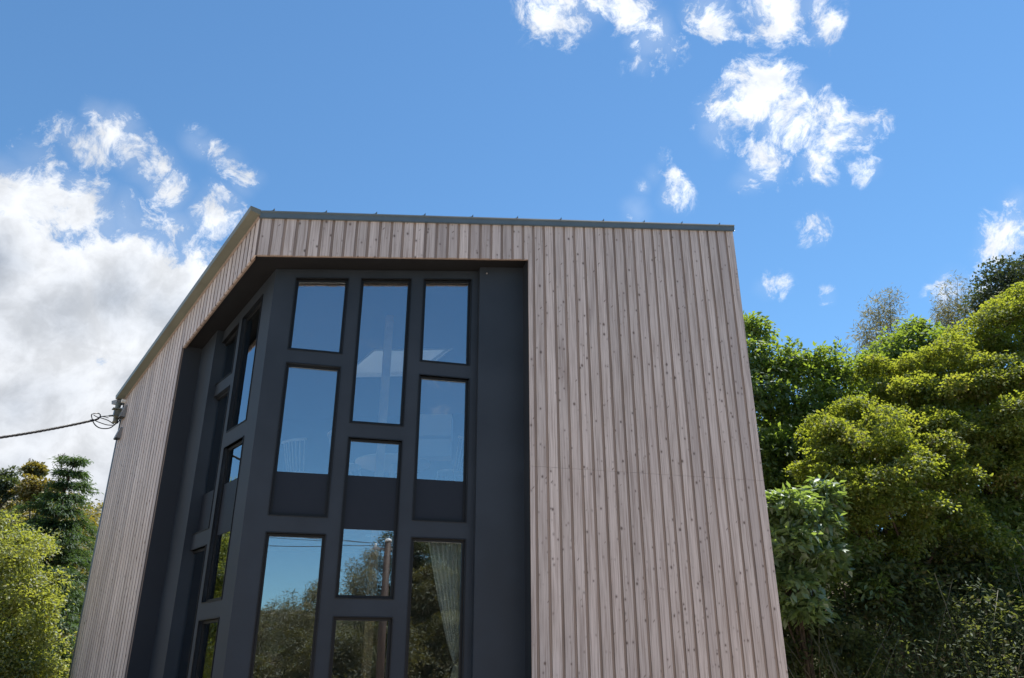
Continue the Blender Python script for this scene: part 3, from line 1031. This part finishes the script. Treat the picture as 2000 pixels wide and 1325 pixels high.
def bamboo(label, tops, root, tint0=.5, dens=1.0, scale=1.0, group=None):
    """arching culms with feathery drooping tips"""
    root = (root[0], root[1], hz(*root) - .05)
    t = empty('bamboo_clump', root, label, 'bamboo', group)
    M = Matrix.Translation(root)
    b = MB(); LV = Leaves()
    for tp in tops:
        tp = Vector(tp)
        base = Vector(root) + Vector((random.uniform(-.5, .5), random.uniform(-.5, .5), 0)) * scale
        k = Vector((base.x * .55 + tp.x * .45, base.y * .55 + tp.y * .45, base.z + (tp.z - base.z) * .72))
        pts = []
        for i in range(12):
            s = i / 11
            pts.append(base * (1 - s) ** 2 + k * (2 * s * (1 - s)) + tp * s * s)
        b.tube([p - Vector(root) for p in pts], [max(.006, .035 * scale * (1 - .85 * i / 11)) for i in range(12)], 5)
        H = (tp - base).length
        n = int(26 * dens)
        s = .42 + .58 * rng.random(n) ** .8
        B = np.array([P3(base * (1 - a) ** 2 + k * (2 * a * (1 - a)) + tp * a * a) for a in s])
        spread = (1.08 - s) * H * .18 + .10
        off = rand_dirs(n); off[:, 2] = -np.abs(off[:, 2]) * .25 + .1
        cpos = B + off * spread[:, None]
        sprays(LV, cpos, off, int(30), .32 * scale, .17 * scale, .024 * scale, .35, tint0, .3, .6, .3)
        # the twig that carries each spray
        for j in range(0, n, 2):
            b.tube([Vector(B[j]) - Vector(root), Vector(cpos[j]) - Vector(root)], [.006, .003], 3, caps=False)
    b.build('culm', M_CULM, t, M)
    link('crown', LV.mesh('crown', L_BAMBOO, root), t, M)
    return t


M_CULM = simple('bamboo_culm', (.075, .07, .035), .5, vary=.25)
bamboo('thin feathery olive bamboo poking above the green tree on the bank', [P3(at(1738, 568, 25)), P3(at(1712, 575, 25)), P3(at(1698, 605, 25)), P3(at(1690, 640, 24.6)), P3(at(1728, 600, 25.3))], (12.3, 25.4), .45, 1.5)
bamboo('thin feathery grey bamboo between the evergreen and the round tree', [P3(at(1870, 545, 26)), P3(at(1845, 560, 26)), P3(at(1885, 580, 26)), P3(at(1838, 600, 25.6)), P3(at(1860, 610, 26))], (15.8, 26.4), .3, 1.5)


def bare_sapling(label, root, h, r=.03, col=BARK, n=14, group=None, fat=1.0):
    root = (root[0], root[1], hz(*root) - .05) if len(root) == 2 else root
    b = MB()
    base = Vector((0, 0, 0)); top = Vector((random.uniform(-.1, .1) * h, 0, h))
    b.tube([base, base.lerp(top, .5) + Vector((.04 * h, 0, 0)), top], [r, r * .6, .005], 5)
    for i in range(n):
        s = random.uniform(.35, .95); p = base.lerp(top, s); a = random.uniform(0, 6.28); L = h * .28 * (1.15 - s) * fat
        e = p + Vector((math.cos(a) * L, math.sin(a) * L, L * 1.1))
        b.tube([p, p.lerp(e, .5) + Vector((0, 0, -.03 * L)), e], [r * .4, r * .25, .004], 4)
        for _ in range(3):
            f = p.lerp(e, random.uniform(.4, .9)); g = f + Vector((random.uniform(-.3, .3), random.uniform(-.3, .3), .35)) * L
            b.tube([f, g], [r * .15, .003], 3)
    o = b.build('bare_sapling', BARK, None, Matrix.Translation(root))
    return tag(o, label, 'tree', group)


p = at(1652, 690, 22)
bare_sapling('leafless pale sapling in front of the left bamboo on the bank', (p.x, p.y, p.z - 1.2), 1.75, .02, n=18)

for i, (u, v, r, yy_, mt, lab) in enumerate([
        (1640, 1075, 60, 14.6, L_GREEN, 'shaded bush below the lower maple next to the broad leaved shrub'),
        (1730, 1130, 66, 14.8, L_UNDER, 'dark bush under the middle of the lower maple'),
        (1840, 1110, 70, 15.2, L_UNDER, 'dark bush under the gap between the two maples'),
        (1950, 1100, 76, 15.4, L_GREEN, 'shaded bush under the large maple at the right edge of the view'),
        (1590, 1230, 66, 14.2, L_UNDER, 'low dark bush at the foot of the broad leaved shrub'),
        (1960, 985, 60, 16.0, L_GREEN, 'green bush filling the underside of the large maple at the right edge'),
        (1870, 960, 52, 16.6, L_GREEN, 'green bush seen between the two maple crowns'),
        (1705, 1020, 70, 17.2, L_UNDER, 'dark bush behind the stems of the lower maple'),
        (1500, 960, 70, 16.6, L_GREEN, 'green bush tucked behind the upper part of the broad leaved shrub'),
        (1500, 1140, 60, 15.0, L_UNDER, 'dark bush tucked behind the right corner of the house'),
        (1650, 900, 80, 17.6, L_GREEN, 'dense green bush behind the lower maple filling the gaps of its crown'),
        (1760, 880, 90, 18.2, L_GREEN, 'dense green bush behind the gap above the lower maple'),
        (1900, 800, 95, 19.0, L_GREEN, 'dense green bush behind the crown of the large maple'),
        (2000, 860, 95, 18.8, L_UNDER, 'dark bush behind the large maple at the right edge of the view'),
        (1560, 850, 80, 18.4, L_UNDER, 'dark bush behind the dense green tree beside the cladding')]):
    c, rr = px_lobe(u, v, r, yy_, .8)
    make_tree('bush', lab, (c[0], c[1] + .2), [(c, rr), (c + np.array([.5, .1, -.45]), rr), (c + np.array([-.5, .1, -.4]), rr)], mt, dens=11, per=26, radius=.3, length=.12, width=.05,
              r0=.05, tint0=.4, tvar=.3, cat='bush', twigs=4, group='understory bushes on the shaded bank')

# --- undergrowth on the bank (stuff) -------------------------------------------------
LV = Leaves()
n = 26000
x = rng.uniform(2.5, 24, n); y = rng.uniform(12.8, 32, n)
q_ = x * .75 + y * .66
keep = (q_ > 12.9) & (q_ < 36) & (rng.random(n) < np.clip(1.3 - (q_ - 12.9) / 16, .3, 1)) & (x * .66 - y * .75 > -10)
keep &= ~((x < 4.4 + (y - 12) * .05) & (y < 13.3))
x = x[keep]; y = y[keep]; n = len(x)
lump = 1.1 + 2.1 * (np.sin(x * 1.3 + 1) * np.sin(y * 1.7) * .5 + .5) + .6 * np.sin(x * 3.1 + y * 2.2) * .5
z = height(x, y) + lump * rng.random(n) ** .55
sprays(LV, np.stack([x, y, z], 1), unit(np.stack([-x * .05, -np.ones(n) * .5, np.ones(n)], 1)), 22, .34, .085, .032, .3, .4, .33, .35, .6)
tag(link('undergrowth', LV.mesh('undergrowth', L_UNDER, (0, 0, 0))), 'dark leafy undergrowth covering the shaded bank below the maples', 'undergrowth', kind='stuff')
b = MB()
LV = Leaves()
for i in range(110):
    px = random.uniform(4.6, 13.5); py = 13.1 + (px - 4.6) * .14 + random.uniform(0, 2.2)
    g = hz(px, py); L = random.uniform(1.6, 3.6)
    dx = random.uniform(-.55, -.1) if random.random() < .75 else random.uniform(0, .5)
    p0 = Vector((px, py, g)); p2 = p0 + Vector((dx * L, random.uniform(-.25, .1) * L, L * .92)); p1 = p0.lerp(p2, .5) + Vector((0, 0, .1 * L))
    b.tube([p0, p1, p2], [.011, .009, .004], 4)
    c = np.array([P3(p1.lerp(p2, s)) for s in rng.random(4)])
    sprays(LV, c, np.tile([0, 0, 1.0], (4, 1)), 9, .16, .11, .014, .4, .45, .25, .8, .2)
tag(b.build('dwarf_bamboo_stems', M_CULM), 'thin leaning bamboo stems among the shaded undergrowth at lower right', 'bamboo', kind='stuff')
tag(link('dwarf_bamboo_leaves', LV.mesh('dwarf_bamboo_leaves', L_UNDER, (0, 0, 0))), 'narrow leaves on the leaning stems at lower right', 'foliage', kind='stuff')

# --- left of the house ------------------------------------------------------------------
make_tree('yellow_green_tree', 'rounded yellow green tree in sun at the lower left edge of the view', (-10.6, 16.6),
          [px_lobe(10, 1045, 54, 16.2), px_lobe(49, 1070, 50, 16.0), px_lobe(-40, 1090, 70, 16.4), px_lobe(28, 1130, 62, 15.7), px_lobe(62, 1165, 42, 15.6), px_lobe(-30, 1200, 80, 15.6),
           px_lobe(34, 1240, 60, 15.4), px_lobe(10, 1310, 80, 15.2), px_lobe(62, 1300, 44, 15.3), px_lobe(36, 1370, 70, 15.2), px_lobe(-60, 1040, 56, 16.6), px_lobe(-110, 1110, 80, 16.4), px_lobe(-110, 1260, 90, 15.8)],
          L_OLIVE, dens=16, per=52, radius=.28, length=.066, width=.036, r0=.13, tint0=.5, tvar=.33, flat=.22, droop=.25, up=.6)
make_tree('yellow_green_tree', 'broad yellow green tree beyond the left edge of the view reflected in the side windows', (-15.5, 18.6),
          [((-15.6, 18.6, 5.4), (1.5, 1.5, 1.2)), ((-16.8, 18.0, 4.2), (1.6, 1.6, 1.3)), ((-14.4, 19.2, 4.0), (1.5, 1.5, 1.3)), ((-15.2, 17.4, 3.0), (1.7, 1.5, 1.3)), ((-16.5, 19.6, 3.0), (1.6, 1.6, 1.4)),
           ((-14.0, 17.8, 2.0), (1.5, 1.5, 1.2)), ((-17.4, 20.4, 4.6), (1.6, 1.6, 1.4)), ((-18.6, 18.8, 3.4), (1.7, 1.7, 1.5)), ((-17.0, 16.6, 2.4), (1.6, 1.6, 1.4))],
          L_OLIVE, dens=7, per=26, radius=.42, length=.11, width=.06, r0=.16, tint0=.55, tvar=.33, flat=.25, up=.6)


def conifer(label, root, H, R, n_wh=17, lean=0):
    root = (root[0], root[1], hz(*root) - .05)
    t = empty('conifer', root, label, 'tree')
    M = Matrix.Translation(root)
    b = MB(); LV = Leaves()
    b.tube([(0, 0, 0), (0, 0, H * .5), (lean * .5, 0, H * .85), (lean, 0, H * .97)], [.2, .13, .05, .012], 8)
    C_, D_ = [], []
    for i in range(n_wh):
        s = .10 + .87 * (i / (n_wh - 1)) ** .9
        zz = s * H
        L0 = R * (1 - s) ** 1.0 + .16
        nb = 8 if s < .8 else 6
        for j in range(nb):
            a = j / nb * 6.283 + i * 2.4 + random.uniform(-.3, .3)
            L = L0 * random.uniform(.5, 1.3)
            d = Vector((math.cos(a), math.sin(a), 0))
            o = Vector((lean * s * s, 0, zz))
            rise = .35 * L
            pts = [o, o + d * L * .35 + Vector((0, 0, rise * .8)), o + d * L * .72 + Vector((0, 0, rise * .75)), o + d * L + Vector((0, 0, rise * .1 - .1 * L))]
            b.tube(pts, [.03 * (1.1 - s) + .008, .02 * (1.1 - s) + .006, .01, .004], 4, caps=False)
            m = max(8, int(L * 26))
            for k in range(m):
                u = .22 + .8 * (k + random.random()) / m
                if u < .36: p_ = pts[0].lerp(pts[1], u / .36)
                elif u < .72: p_ = pts[1].lerp(pts[2], (u - .36) / .36)
                else: p_ = pts[2].lerp(pts[3], min(1.1, (u - .72) / .28))
                sd_ = Vector((-d.y, d.x, 0)) * random.uniform(-1, 1) * L * .24 * (1 - abs(u - .55))
                p_ = p_ + sd_ - Vector((0, 0, abs(sd_.length) * .3))
                C_.append(P3(p_)); D_.append(P3(d + sd_ * .6))
    C_ = np.array(C_) + np.array(root); D_ = unit(np.array(D_))
    n = len(C_); per = 20
    N_ = n * per
    ax = unit(np.repeat(D_, per, 0) + rng.normal(size=(N_, 3)) * .45 + np.array([0, 0, -.30]))
    pos = np.repeat(C_, per, 0) + rng.normal(size=(N_, 3)) * np.array([.09, .09, .03])
    nn = unit(np.array([0, 0, 1.0]) + rng.normal(size=(N_, 3)) * .3)
    ti = np.repeat(.42 + rng.normal(size=n) * .22, per) + rng.normal(size=N_) * .12
    LV.add(pos, ax, nn, rng.uniform(.08, .16, N_), rng.uniform(.018, .03, N_), ti, .1, .15)
    b.build('trunk', BARK, t, M)
    link('crown', LV.mesh('crown', L_CEDAR, root), t, M)
    return t


pz = at(150, 884, 19.5)
g = hz(pz.x, pz.y)
conifer('dark green cedar with drooping tiered branches left of the house', (pz.x - .25, pz.y), pz.z - g, 2.5, lean=.25)

# --- wooded ridge in the distance (stuff) with trees one can tell apart --------------------
LV = Leaves()
n = 9000
a = np.radians(rng.uniform(-52, -8, n)); r = rng.uniform(31, 74, n)
x = np.sin(a) * r; y = np.cos(a) * r
lump = 1.0 + 1.2 * (np.sin(x * .55 + 2) * np.sin(y * .6) * .5 + .5) + .5 * np.sin(x * 1.3 + y)
z = height(x, y) + lump * rng.random(n) ** .4
tn = np.clip(.55 + .35 * np.sin(x * .35 + 1) * np.sin(y * .3), 0, 1)
sprays(LV, np.stack([x, y, z], 1), np.tile([0, -.5, .8], (n, 1)), 12, .62, .26, .17, .3, .5, .4, .3, .6)
tag(link('ridge_forest', LV.mesh('ridge_forest', L_RIDGE, (0, 0, 0))), 'wooded ridge in yellow and green behind the cedar', 'forest', kind='stuff')


def ridge_tree(label, u, v, y, r, mat, tint=.5, name='ridge_tree'):
    c, rr = px_lobe(u, v, r, y)
    lob = [(c, rr), (c + np.array([rr[0] * .7, 0, -rr[2] * .6]), rr), (c + np.array([-rr[0] * .7, 0, -rr[2] * .5]), rr)]
    make_tree(name, label, (c[0], c[1]), lob, mat, dens=3.0, per=22, radius=.45, length=.2, width=.12, r0=.12, tint0=tint, tvar=.3, twigs=1)


ridge_tree('dark rounded tree on the ridge at the left edge of the view', 14, 940, 46, 26, L_DARK, .5)
ridge_tree('small lone tree standing up on the skyline of the ridge', 69, 914, 50, 7, L_RIDGE, .6)
ridge_tree('golden leaved tree on the ridge just left of the cedar top', 80, 950, 44, 22, L_RIDGE, .85)
p = at(115, 940, 44)
bare_sapling('leafless tree on the ridge skyline beside the cedar top', (p.x, p.y, p.z - 1.0), 2.6, .06, n=20, fat=1.1)
p = at(47, 930, 50)
bare_sapling('faint leafless tree on the ridge skyline left of the lone tree', (p.x, p.y, p.z - .8), 2.0, .04, n=12)

# --- the slope across the road, behind the viewer: it shows in the window glass ------------
gv_ = 'trees across the road reflected in the window glass'
bamboo('tall bamboo clump across the road behind the viewer, first from the left', [(2.2, -19.2, 3.9), (3.2, -19.4, 4.5), (3.9, -19.0, 4.9), (2.7, -18.6, 3.6), (1.6, -19.6, 3.4), (3.4, -18.4, 3.9)], (3.1, -20.4), .6, 1.5, 1.2, gv_)
bamboo('tall bamboo clump across the road behind the viewer, second from the left', [(4.6, -18.9, 5.3), (5.5, -18.4, 5.6), (5.0, -17.6, 4.7), (6.0, -18.9, 5.9), (6.5, -18.0, 5.9), (4.2, -18.2, 4.6)], (5.4, -19.8), .6, 1.5, 1.2, gv_)
bamboo('tall bamboo clump across the road behind the viewer beside the utility pole', [(7.2, -17.4, 6.7), (7.9, -16.9, 7.4), (8.4, -17.4, 7.5), (6.9, -16.7, 6.0), (7.6, -16.2, 6.3), (8.9, -16.6, 7.3)], (8.2, -18.6), .65, 1.6, 1.2, gv_)
for i, (xx, yy, hh, w, m_, lab) in enumerate([(10.2, -16.4, 8.6, 1.6, L_DARK, 'tall dark evergreen across the road behind the viewer right of the bamboo'),
                                              (12.6, -14.8, 8.8, 1.8, L_SLOPE, 'tall leafy tree across the road behind the viewer, last on the right'),
                                              (11.9, -18.4, 9.6, 2.2, L_DARK, 'tall dark evergreen rising behind the broad dull green tree across the road'),
                                              (13.2, -17.0, 10.2, 2.5, L_DARK, 'tallest dark evergreen across the road behind the viewer'),
                                              (11.4, -15.0, 6.5, 2.2, L_SLOPE, 'broad dull green tree standing between the tall evergreens across the road'),
                                              (5.2, -15.4, 3.6, 1.5, L_SLOPE, 'low leafy tree in front of the bamboo across the road'),
                                              (8.6, -13.6, 4.2, 1.5, L_SLOPE, 'bushy green tree nearest the utility pole across the road'),
                                              (1.6, -16.8, 2.9, 1.5, L_SLOPE, 'low olive bush at the left end of the slope across the road'),
                                              (11.0, -12.6, 4.6, 1.6, L_SLOPE, 'bright leafy tree below the tall pair across the road')]):
    lob = []
    for k in range(9):
        zz = hh - w * .6 - k % 5 * w * .75
        if zz < .3: zz = random.uniform(.6, hh * .6)
        lob.append(((xx + random.uniform(-.7, .7) * w, yy + random.uniform(-.6, .6) * w, zz), (w * .7, w * .7, w * .6)))
    make_tree('slope_tree', lab, (xx, yy - .6), lob, m_, dens=10, per=26, radius=.42, length=.14, width=.06, r0=.14, tint0=.5, tvar=.33, group=gv_)
LV = Leaves()
n = 4200
x = rng.uniform(-8, 20, n); y = rng.uniform(-30, -11.5, n)
k_ = (x * .45 - y * .89 > 13.2)
x = x[k_]; y = y[k_]; n = len(x)
z = height(x, y) + (.8 + 1.6 * (np.sin(x * 1.1) * np.sin(y * 1.4) * .5 + .5)) * rng.random(n) ** .5
sprays(LV, np.stack([x, y, z], 1), np.tile([0, .6, .8], (n, 1)), 13, .4, .15, .055, .3, .5, .33, .3, .6)
tag(link('slope_undergrowth', LV.mesh('slope_undergrowth', L_SLOPE, (0, 0, 0))), 'leafy undergrowth on the slope across the road behind the viewer', 'undergrowth', kind='stuff')

# ------------------------------------------------------------------ utility pole and wires
POLE = Vector((5.70, -8.85, 0))
pole = empty('utility_pole', (POLE.x, POLE.y, 0), 'brown capped utility pole across the road behind the viewer, reflected in the middle window', 'utility pole')
MP = Matrix.Translation((POLE.x, POLE.y, 0))
b = MB(); b.tube([(0, 0, -.2), (0, 0, 3.2), (0, 0, 6.5)], [.16, .145, .125], 16); b.build('pole_shaft', M_POLE, pole, MP)
b = MB(); b.tube([(0, 0, 6.48), (0, 0, 6.56), (0, 0, 6.6)], [.14, .14, .06], 16); b.build('pole_cap', M_WHITE, pole, MP)
b = MB(); b.box(-.55, .55, -.2, -.13, 6.18, 6.26); b.build('crossarm', M_GREY, pole, MP)
for xx in (-.45, 0, .45):
    b = MB(); b.tube([(xx, -.165, 6.26), (xx, -.165, 6.30), (xx, -.165, 6.36), (xx, -.165, 6.40)], [.025, .05, .035, .05], 10); b.build('insulator', M_WHITE, pole, MP)


def wire(pts, sag, r, label, group=None, name='overhead_wire'):
    a, c = Vector(pts[0]), Vector(pts[1])
    L = [a.lerp(c, i / 16) - Vector((0, 0, sag * 4 * (i / 16) * (1 - i / 16))) for i in range(17)]
    b = MB(); b.tube([p - a for p in L], r, 5)
    return tag(b.build(name, M_BLACK, None, Matrix.Translation(a)), label, 'wire', group)


gw_ = 'overhead wires along the road behind the viewer'
wire([(5.70, -8.98, 6.35), (-20, -15.5, 7.2)], .55, .014, 'lowest overhead wire running left from the utility pole', gw_)
wire([(5.25, -9.02, 6.42), (-20, -16.0, 8.1)], .35, .010, 'thin middle overhead wire running left from the utility pole', gw_)
wire([(6.15, -9.02, 6.42), (-20, -16.6, 8.7)], .3, .010, 'topmost overhead wire running left from the utility pole', gw_)

# ------------------------------------------------------------------ service cable at the far end of the side wall
cab = empty('service_cable', (-8.3, 15.2, 6.3), 'black twisted service cable with loose loops tied to the far end of the side wall', 'cable')
MC = Matrix.Translation((-8.3, 15.2, 6.3))


def wl(s, d, z):
    """a point by the side wall: distance from the corner, distance off the wall, height"""
    p = C + dL * s + nL * d
    return Vector((p.x, p.y, z))


A0 = wl(7.0, .24, 6.42)
A1 = at(182, 821, A0.y - .25)
A2 = at(-260, 878, A1.y - 3.2)
off = Vector((-8.3, 15.2, 6.3))
b = MB()
n = 150
core = [A1.lerp(A2, i / (n - 1)) - Vector((0, 0, .10 * 4 * (i / (n - 1)) * (1 - i / (n - 1)))) for i in range(n)]
dr = (A2 - A1).normalized(); s1 = dr.cross(Vector((0, 0, 1))).normalized(); s2 = s1.cross(dr)
for ph in (0, 2.094, 4.189):
    b.tube([p - off + (s1 * math.cos(i * .62 + ph) + s2 * math.sin(i * .62 + ph)) * .015 for i, p in enumerate(core)], .013, 5)
b.build('twisted_cable', M_BLACK, cab, MC)
HD = wl(6.80, .10, 6.36)


def loop(pts, r, name, mat=M_BLACK, seg=6):
    P_ = [Vector(p) for p in pts]
    out = []
    Q = [P_[0]] + P_ + [P_[-1]]
    for i in range(1, len(Q) - 2):
        for k in range(6):
            t = k / 6
            p0, p1, p2, p3 = Q[i - 1], Q[i], Q[i + 1], Q[i + 2]
            out.append(.5 * ((2 * p1) + (p2 - p0) * t + (2 * p0 - 5 * p1 + 4 * p2 - p3) * t * t + (3 * p1 - p0 - 3 * p2 + p3) * t ** 3))
    out.append(P_[-1])
    b = MB(); b.tube([p - off for p in out], r, seg)
    return b.build(name, mat, cab, MC)


yy = A1.y
K = lambda u, v, dy=0: at(u, v, yy + dy)
loop([A1, K(190, 818), K(197, 814, .05), A0], .009, 'tie_wire')
loop([A1, K(192, 817, -.02), K(200, 814, .05), A0 + Vector((0, 0, -.04))], .007, 'tie_wire')
loop([K(183, 822), K(192, 819), K(196, 812), K(193, 808), K(185, 808), K(179, 810), K(180, 818), K(184, 828), K(192, 835), K(203, 837.5), K(215, 836, .1), K(225, 829, .2), K(233, 822, .3), HD], .011, 'cable_loop')
loop([K(183, 811), K(190, 815), K(200, 817.5), K(212, 822, .1), K(223, 829.5, .2)], .009, 'cable_loop')
loop([K(184, 821), K(193, 825), K(208, 830, .1), K(220, 831, .2)], .009, 'cable_loop')
loop([K(180, 809.5), K(184, 807.3), K(190, 807.5)], .014, 'cable_clamp', M_WHITE)

# ------------------------------------------------------------------ rooms behind the glass
def floc(s, d, z):
    p = C + dF * s - nF * d
    return Vector((p.x, p.y, z))


def MFL(s, d, z, rot=0): return Matrix.Translation(floc(s, d, z)) @ Matrix.Rotation(RF + rot, 4, 'Z')


b = MB(); b.box(-.06, .06, -.06, .06, 0, 3.35)
for z0, z1 in ((.12, 3.62), (4.12, 7.4)):
    b = MB(); b.box(-.065, .065, -.065, .065, z0, z1)
    b.build('inner_post', M_PINE, house, MFL(2.13, 1.8, 0))
# a partition and cross wall keep the rooms their real size
b = MB(); b.box(-.3, 6.6, 4.4, 4.5, .12, 3.62); b.build('partition', M_INNER, house, MF)

chair0 = None


def spindle_chair(s, d, rot, label):
    global chair0
    M = MFL(s, d, 4.12, rot)
    t = link('spindle_chair', None, None, M)
    tag(t, label, 'chair', 'white spindle chairs round the table upstairs')
    if chair0 is None:
        parts = []
        b = MB()
        pl = [(.23 * math.cos(a) * (1 if math.sin(a) > 0 else .95), .22 * math.sin(a)) for a in np.linspace(0, 6.283, 17)[:-1]]
        b.plan(pl, .43, .46); parts.append(('seat', b))
        for sx in (-1, 1):
            for sy in (-1, 1):
                b = MB(); b.tube([(.15 * sx, .14 * sy, .43), (.21 * sx, .21 * sy, 0)], [.018, .012], 8); parts.append(('leg', b))
        for i in range(7):
            a = (i - 3) / 3
            b = MB(); b.tube([(a * .17, .19 - .04 * a * a, .45), (a * .22, .30 - .05 * a * a, .95)], [.009, .008], 6); parts.append(('spindle', b))
        b = MB(); b.tube([((i - 4) / 4 * .25, .31 - .06 * ((i - 4) / 4) ** 2, .955) for i in range(9)], .022, 8); parts.append(('top_rail', b))
        for nm, b in parts:
            b.build(nm, M_CHAIR, t, M)
        chair0 = t
    else:
        for ch in list(chair0.children):
            c = ch.copy(); COL.objects.link(c); c.parent = t
    return t


spindle_chair(1.62, 1.75, 1.9, 'pale spindle chair behind the left edge of the middle upper window')
spindle_chair(3.25, 1.75, -2.2, 'pale spindle chair behind the low part of the right upper window')
spindle_chair(.95, 2.5, 2.4, 'pale spindle chair behind the low part of the left upper window')
t = empty('round_table', floc(2.40, 2.45, 4.12), 'round pale table among spindle chairs behind the middle upper window', 'table')
MT = MFL(2.40, 2.45, 4.12)
b = MB(); b.tube([(0, 0, .70), (0, 0, .735)], .62, 40); b.build('tabletop', M_CHAIR, t, MT)
b = MB(); b.tube([(0, 0, .03), (0, 0, .70)], [.05, .045], 14); b.build('pedestal', M_CHAIR, t, MT)
b = MB(); b.tube([(0, 0, 0), (0, 0, .03)], [.28, .25], 24); b.build('base', M_CHAIR, t, MT)
t = empty('wall_cabinet', floc(3.16, 3.0, 5.1), 'white boxy cabinet and shelf hanging behind the right upper window', 'cabinet')
MW = MFL(3.16, 3.0, 5.1, -.25)
b = MB(); b.box(-.36, .30, 0, .4, .42, .82); b.build('carcass', M_WHITE, t, MW)
b = MB(); b.box(-.36, .30, -.02, -.003, .42, .82); b.build('door', M_WHITE, t, MW)
b = MB(); b.box(-.40, .30, 0, .34, .05, .36); b.build('shelf_box', M_WHITE, t, MW)

# the tied curtain in the right lower window
m, N = new_mat('sheer_curtain')
co = N.n('ShaderNodeTexCoord').outputs['Object']
nz = N.noise(N.vmath('MULTIPLY', co, (60, 60, 3)), 1.0, 3, .6)
cc = N.mix(nz, (.84, .90, .85), (.90, .93, .89))
df = N.n('ShaderNodeBsdfDiffuse'); N.plug(df.inputs[0], cc)
tl = N.n('ShaderNodeBsdfTranslucent'); N.plug(tl.inputs[0], cc)
mx = N.n('ShaderNodeMixShader'); mx.inputs[0].default_value = .12
N.t.links.new(df.outputs[0], mx.inputs[1]); N.t.links.new(tl.outputs[0], mx.inputs[2])
oo = N.n('ShaderNodeOutputMaterial'); N.t.links.new(mx.outputs[0], oo.inputs[0])
cu = empty('curtain', floc(3.0, .72, .5), 'pale green curtain tied back behind the right lower window', 'curtain')
MCU = MFL(3.0, .645, 0)
b = MB()
nu, nv = 90, 40
vv, ff = [], []
for j in range(nv + 1):
    z = .55 + (3.31 - .55) * j / nv
    kz = (z - 1.74) / (3.31 - 1.74)
    if kz >= 0:
        x0 = .19 - .42 * min(1, kz) ** .75; x1 = .27
    else:
        x0 = .19 - .16 * min(1, -kz * 1.6) ** .7; x1 = .27
    for i in range(nu + 1):
        f = i / nu
        w = (x1 - x0)
        vv.append((x0 + w * f + .006 * math.sin(f * 90 + z), .045 * math.sin(f * 46 + .8 * math.sin(z * 2)) * (.35 + w), z))
for j in range(nv):
    for i in range(nu):
        a_ = j * (nu + 1) + i
        ff.append((a_, a_ + 1, a_ + nu + 2, a_ + nu + 1))
b.add(vv, ff, 0, True); b.build('cloth', m, cu, MCU)
b = MB(); b.tube([(.13, -.045, 1.70), (.20, -.06, 1.75), (.29, -.02, 1.83)], .016, 8); b.build('tieback', M_GREY, cu, MCU)
b = MB(); b.tube([(-1.1, .0, 3.36), (.4, .0, 3.36)], .012, 8); b.build('curtain_rod', M_WHITE, cu, MCU)
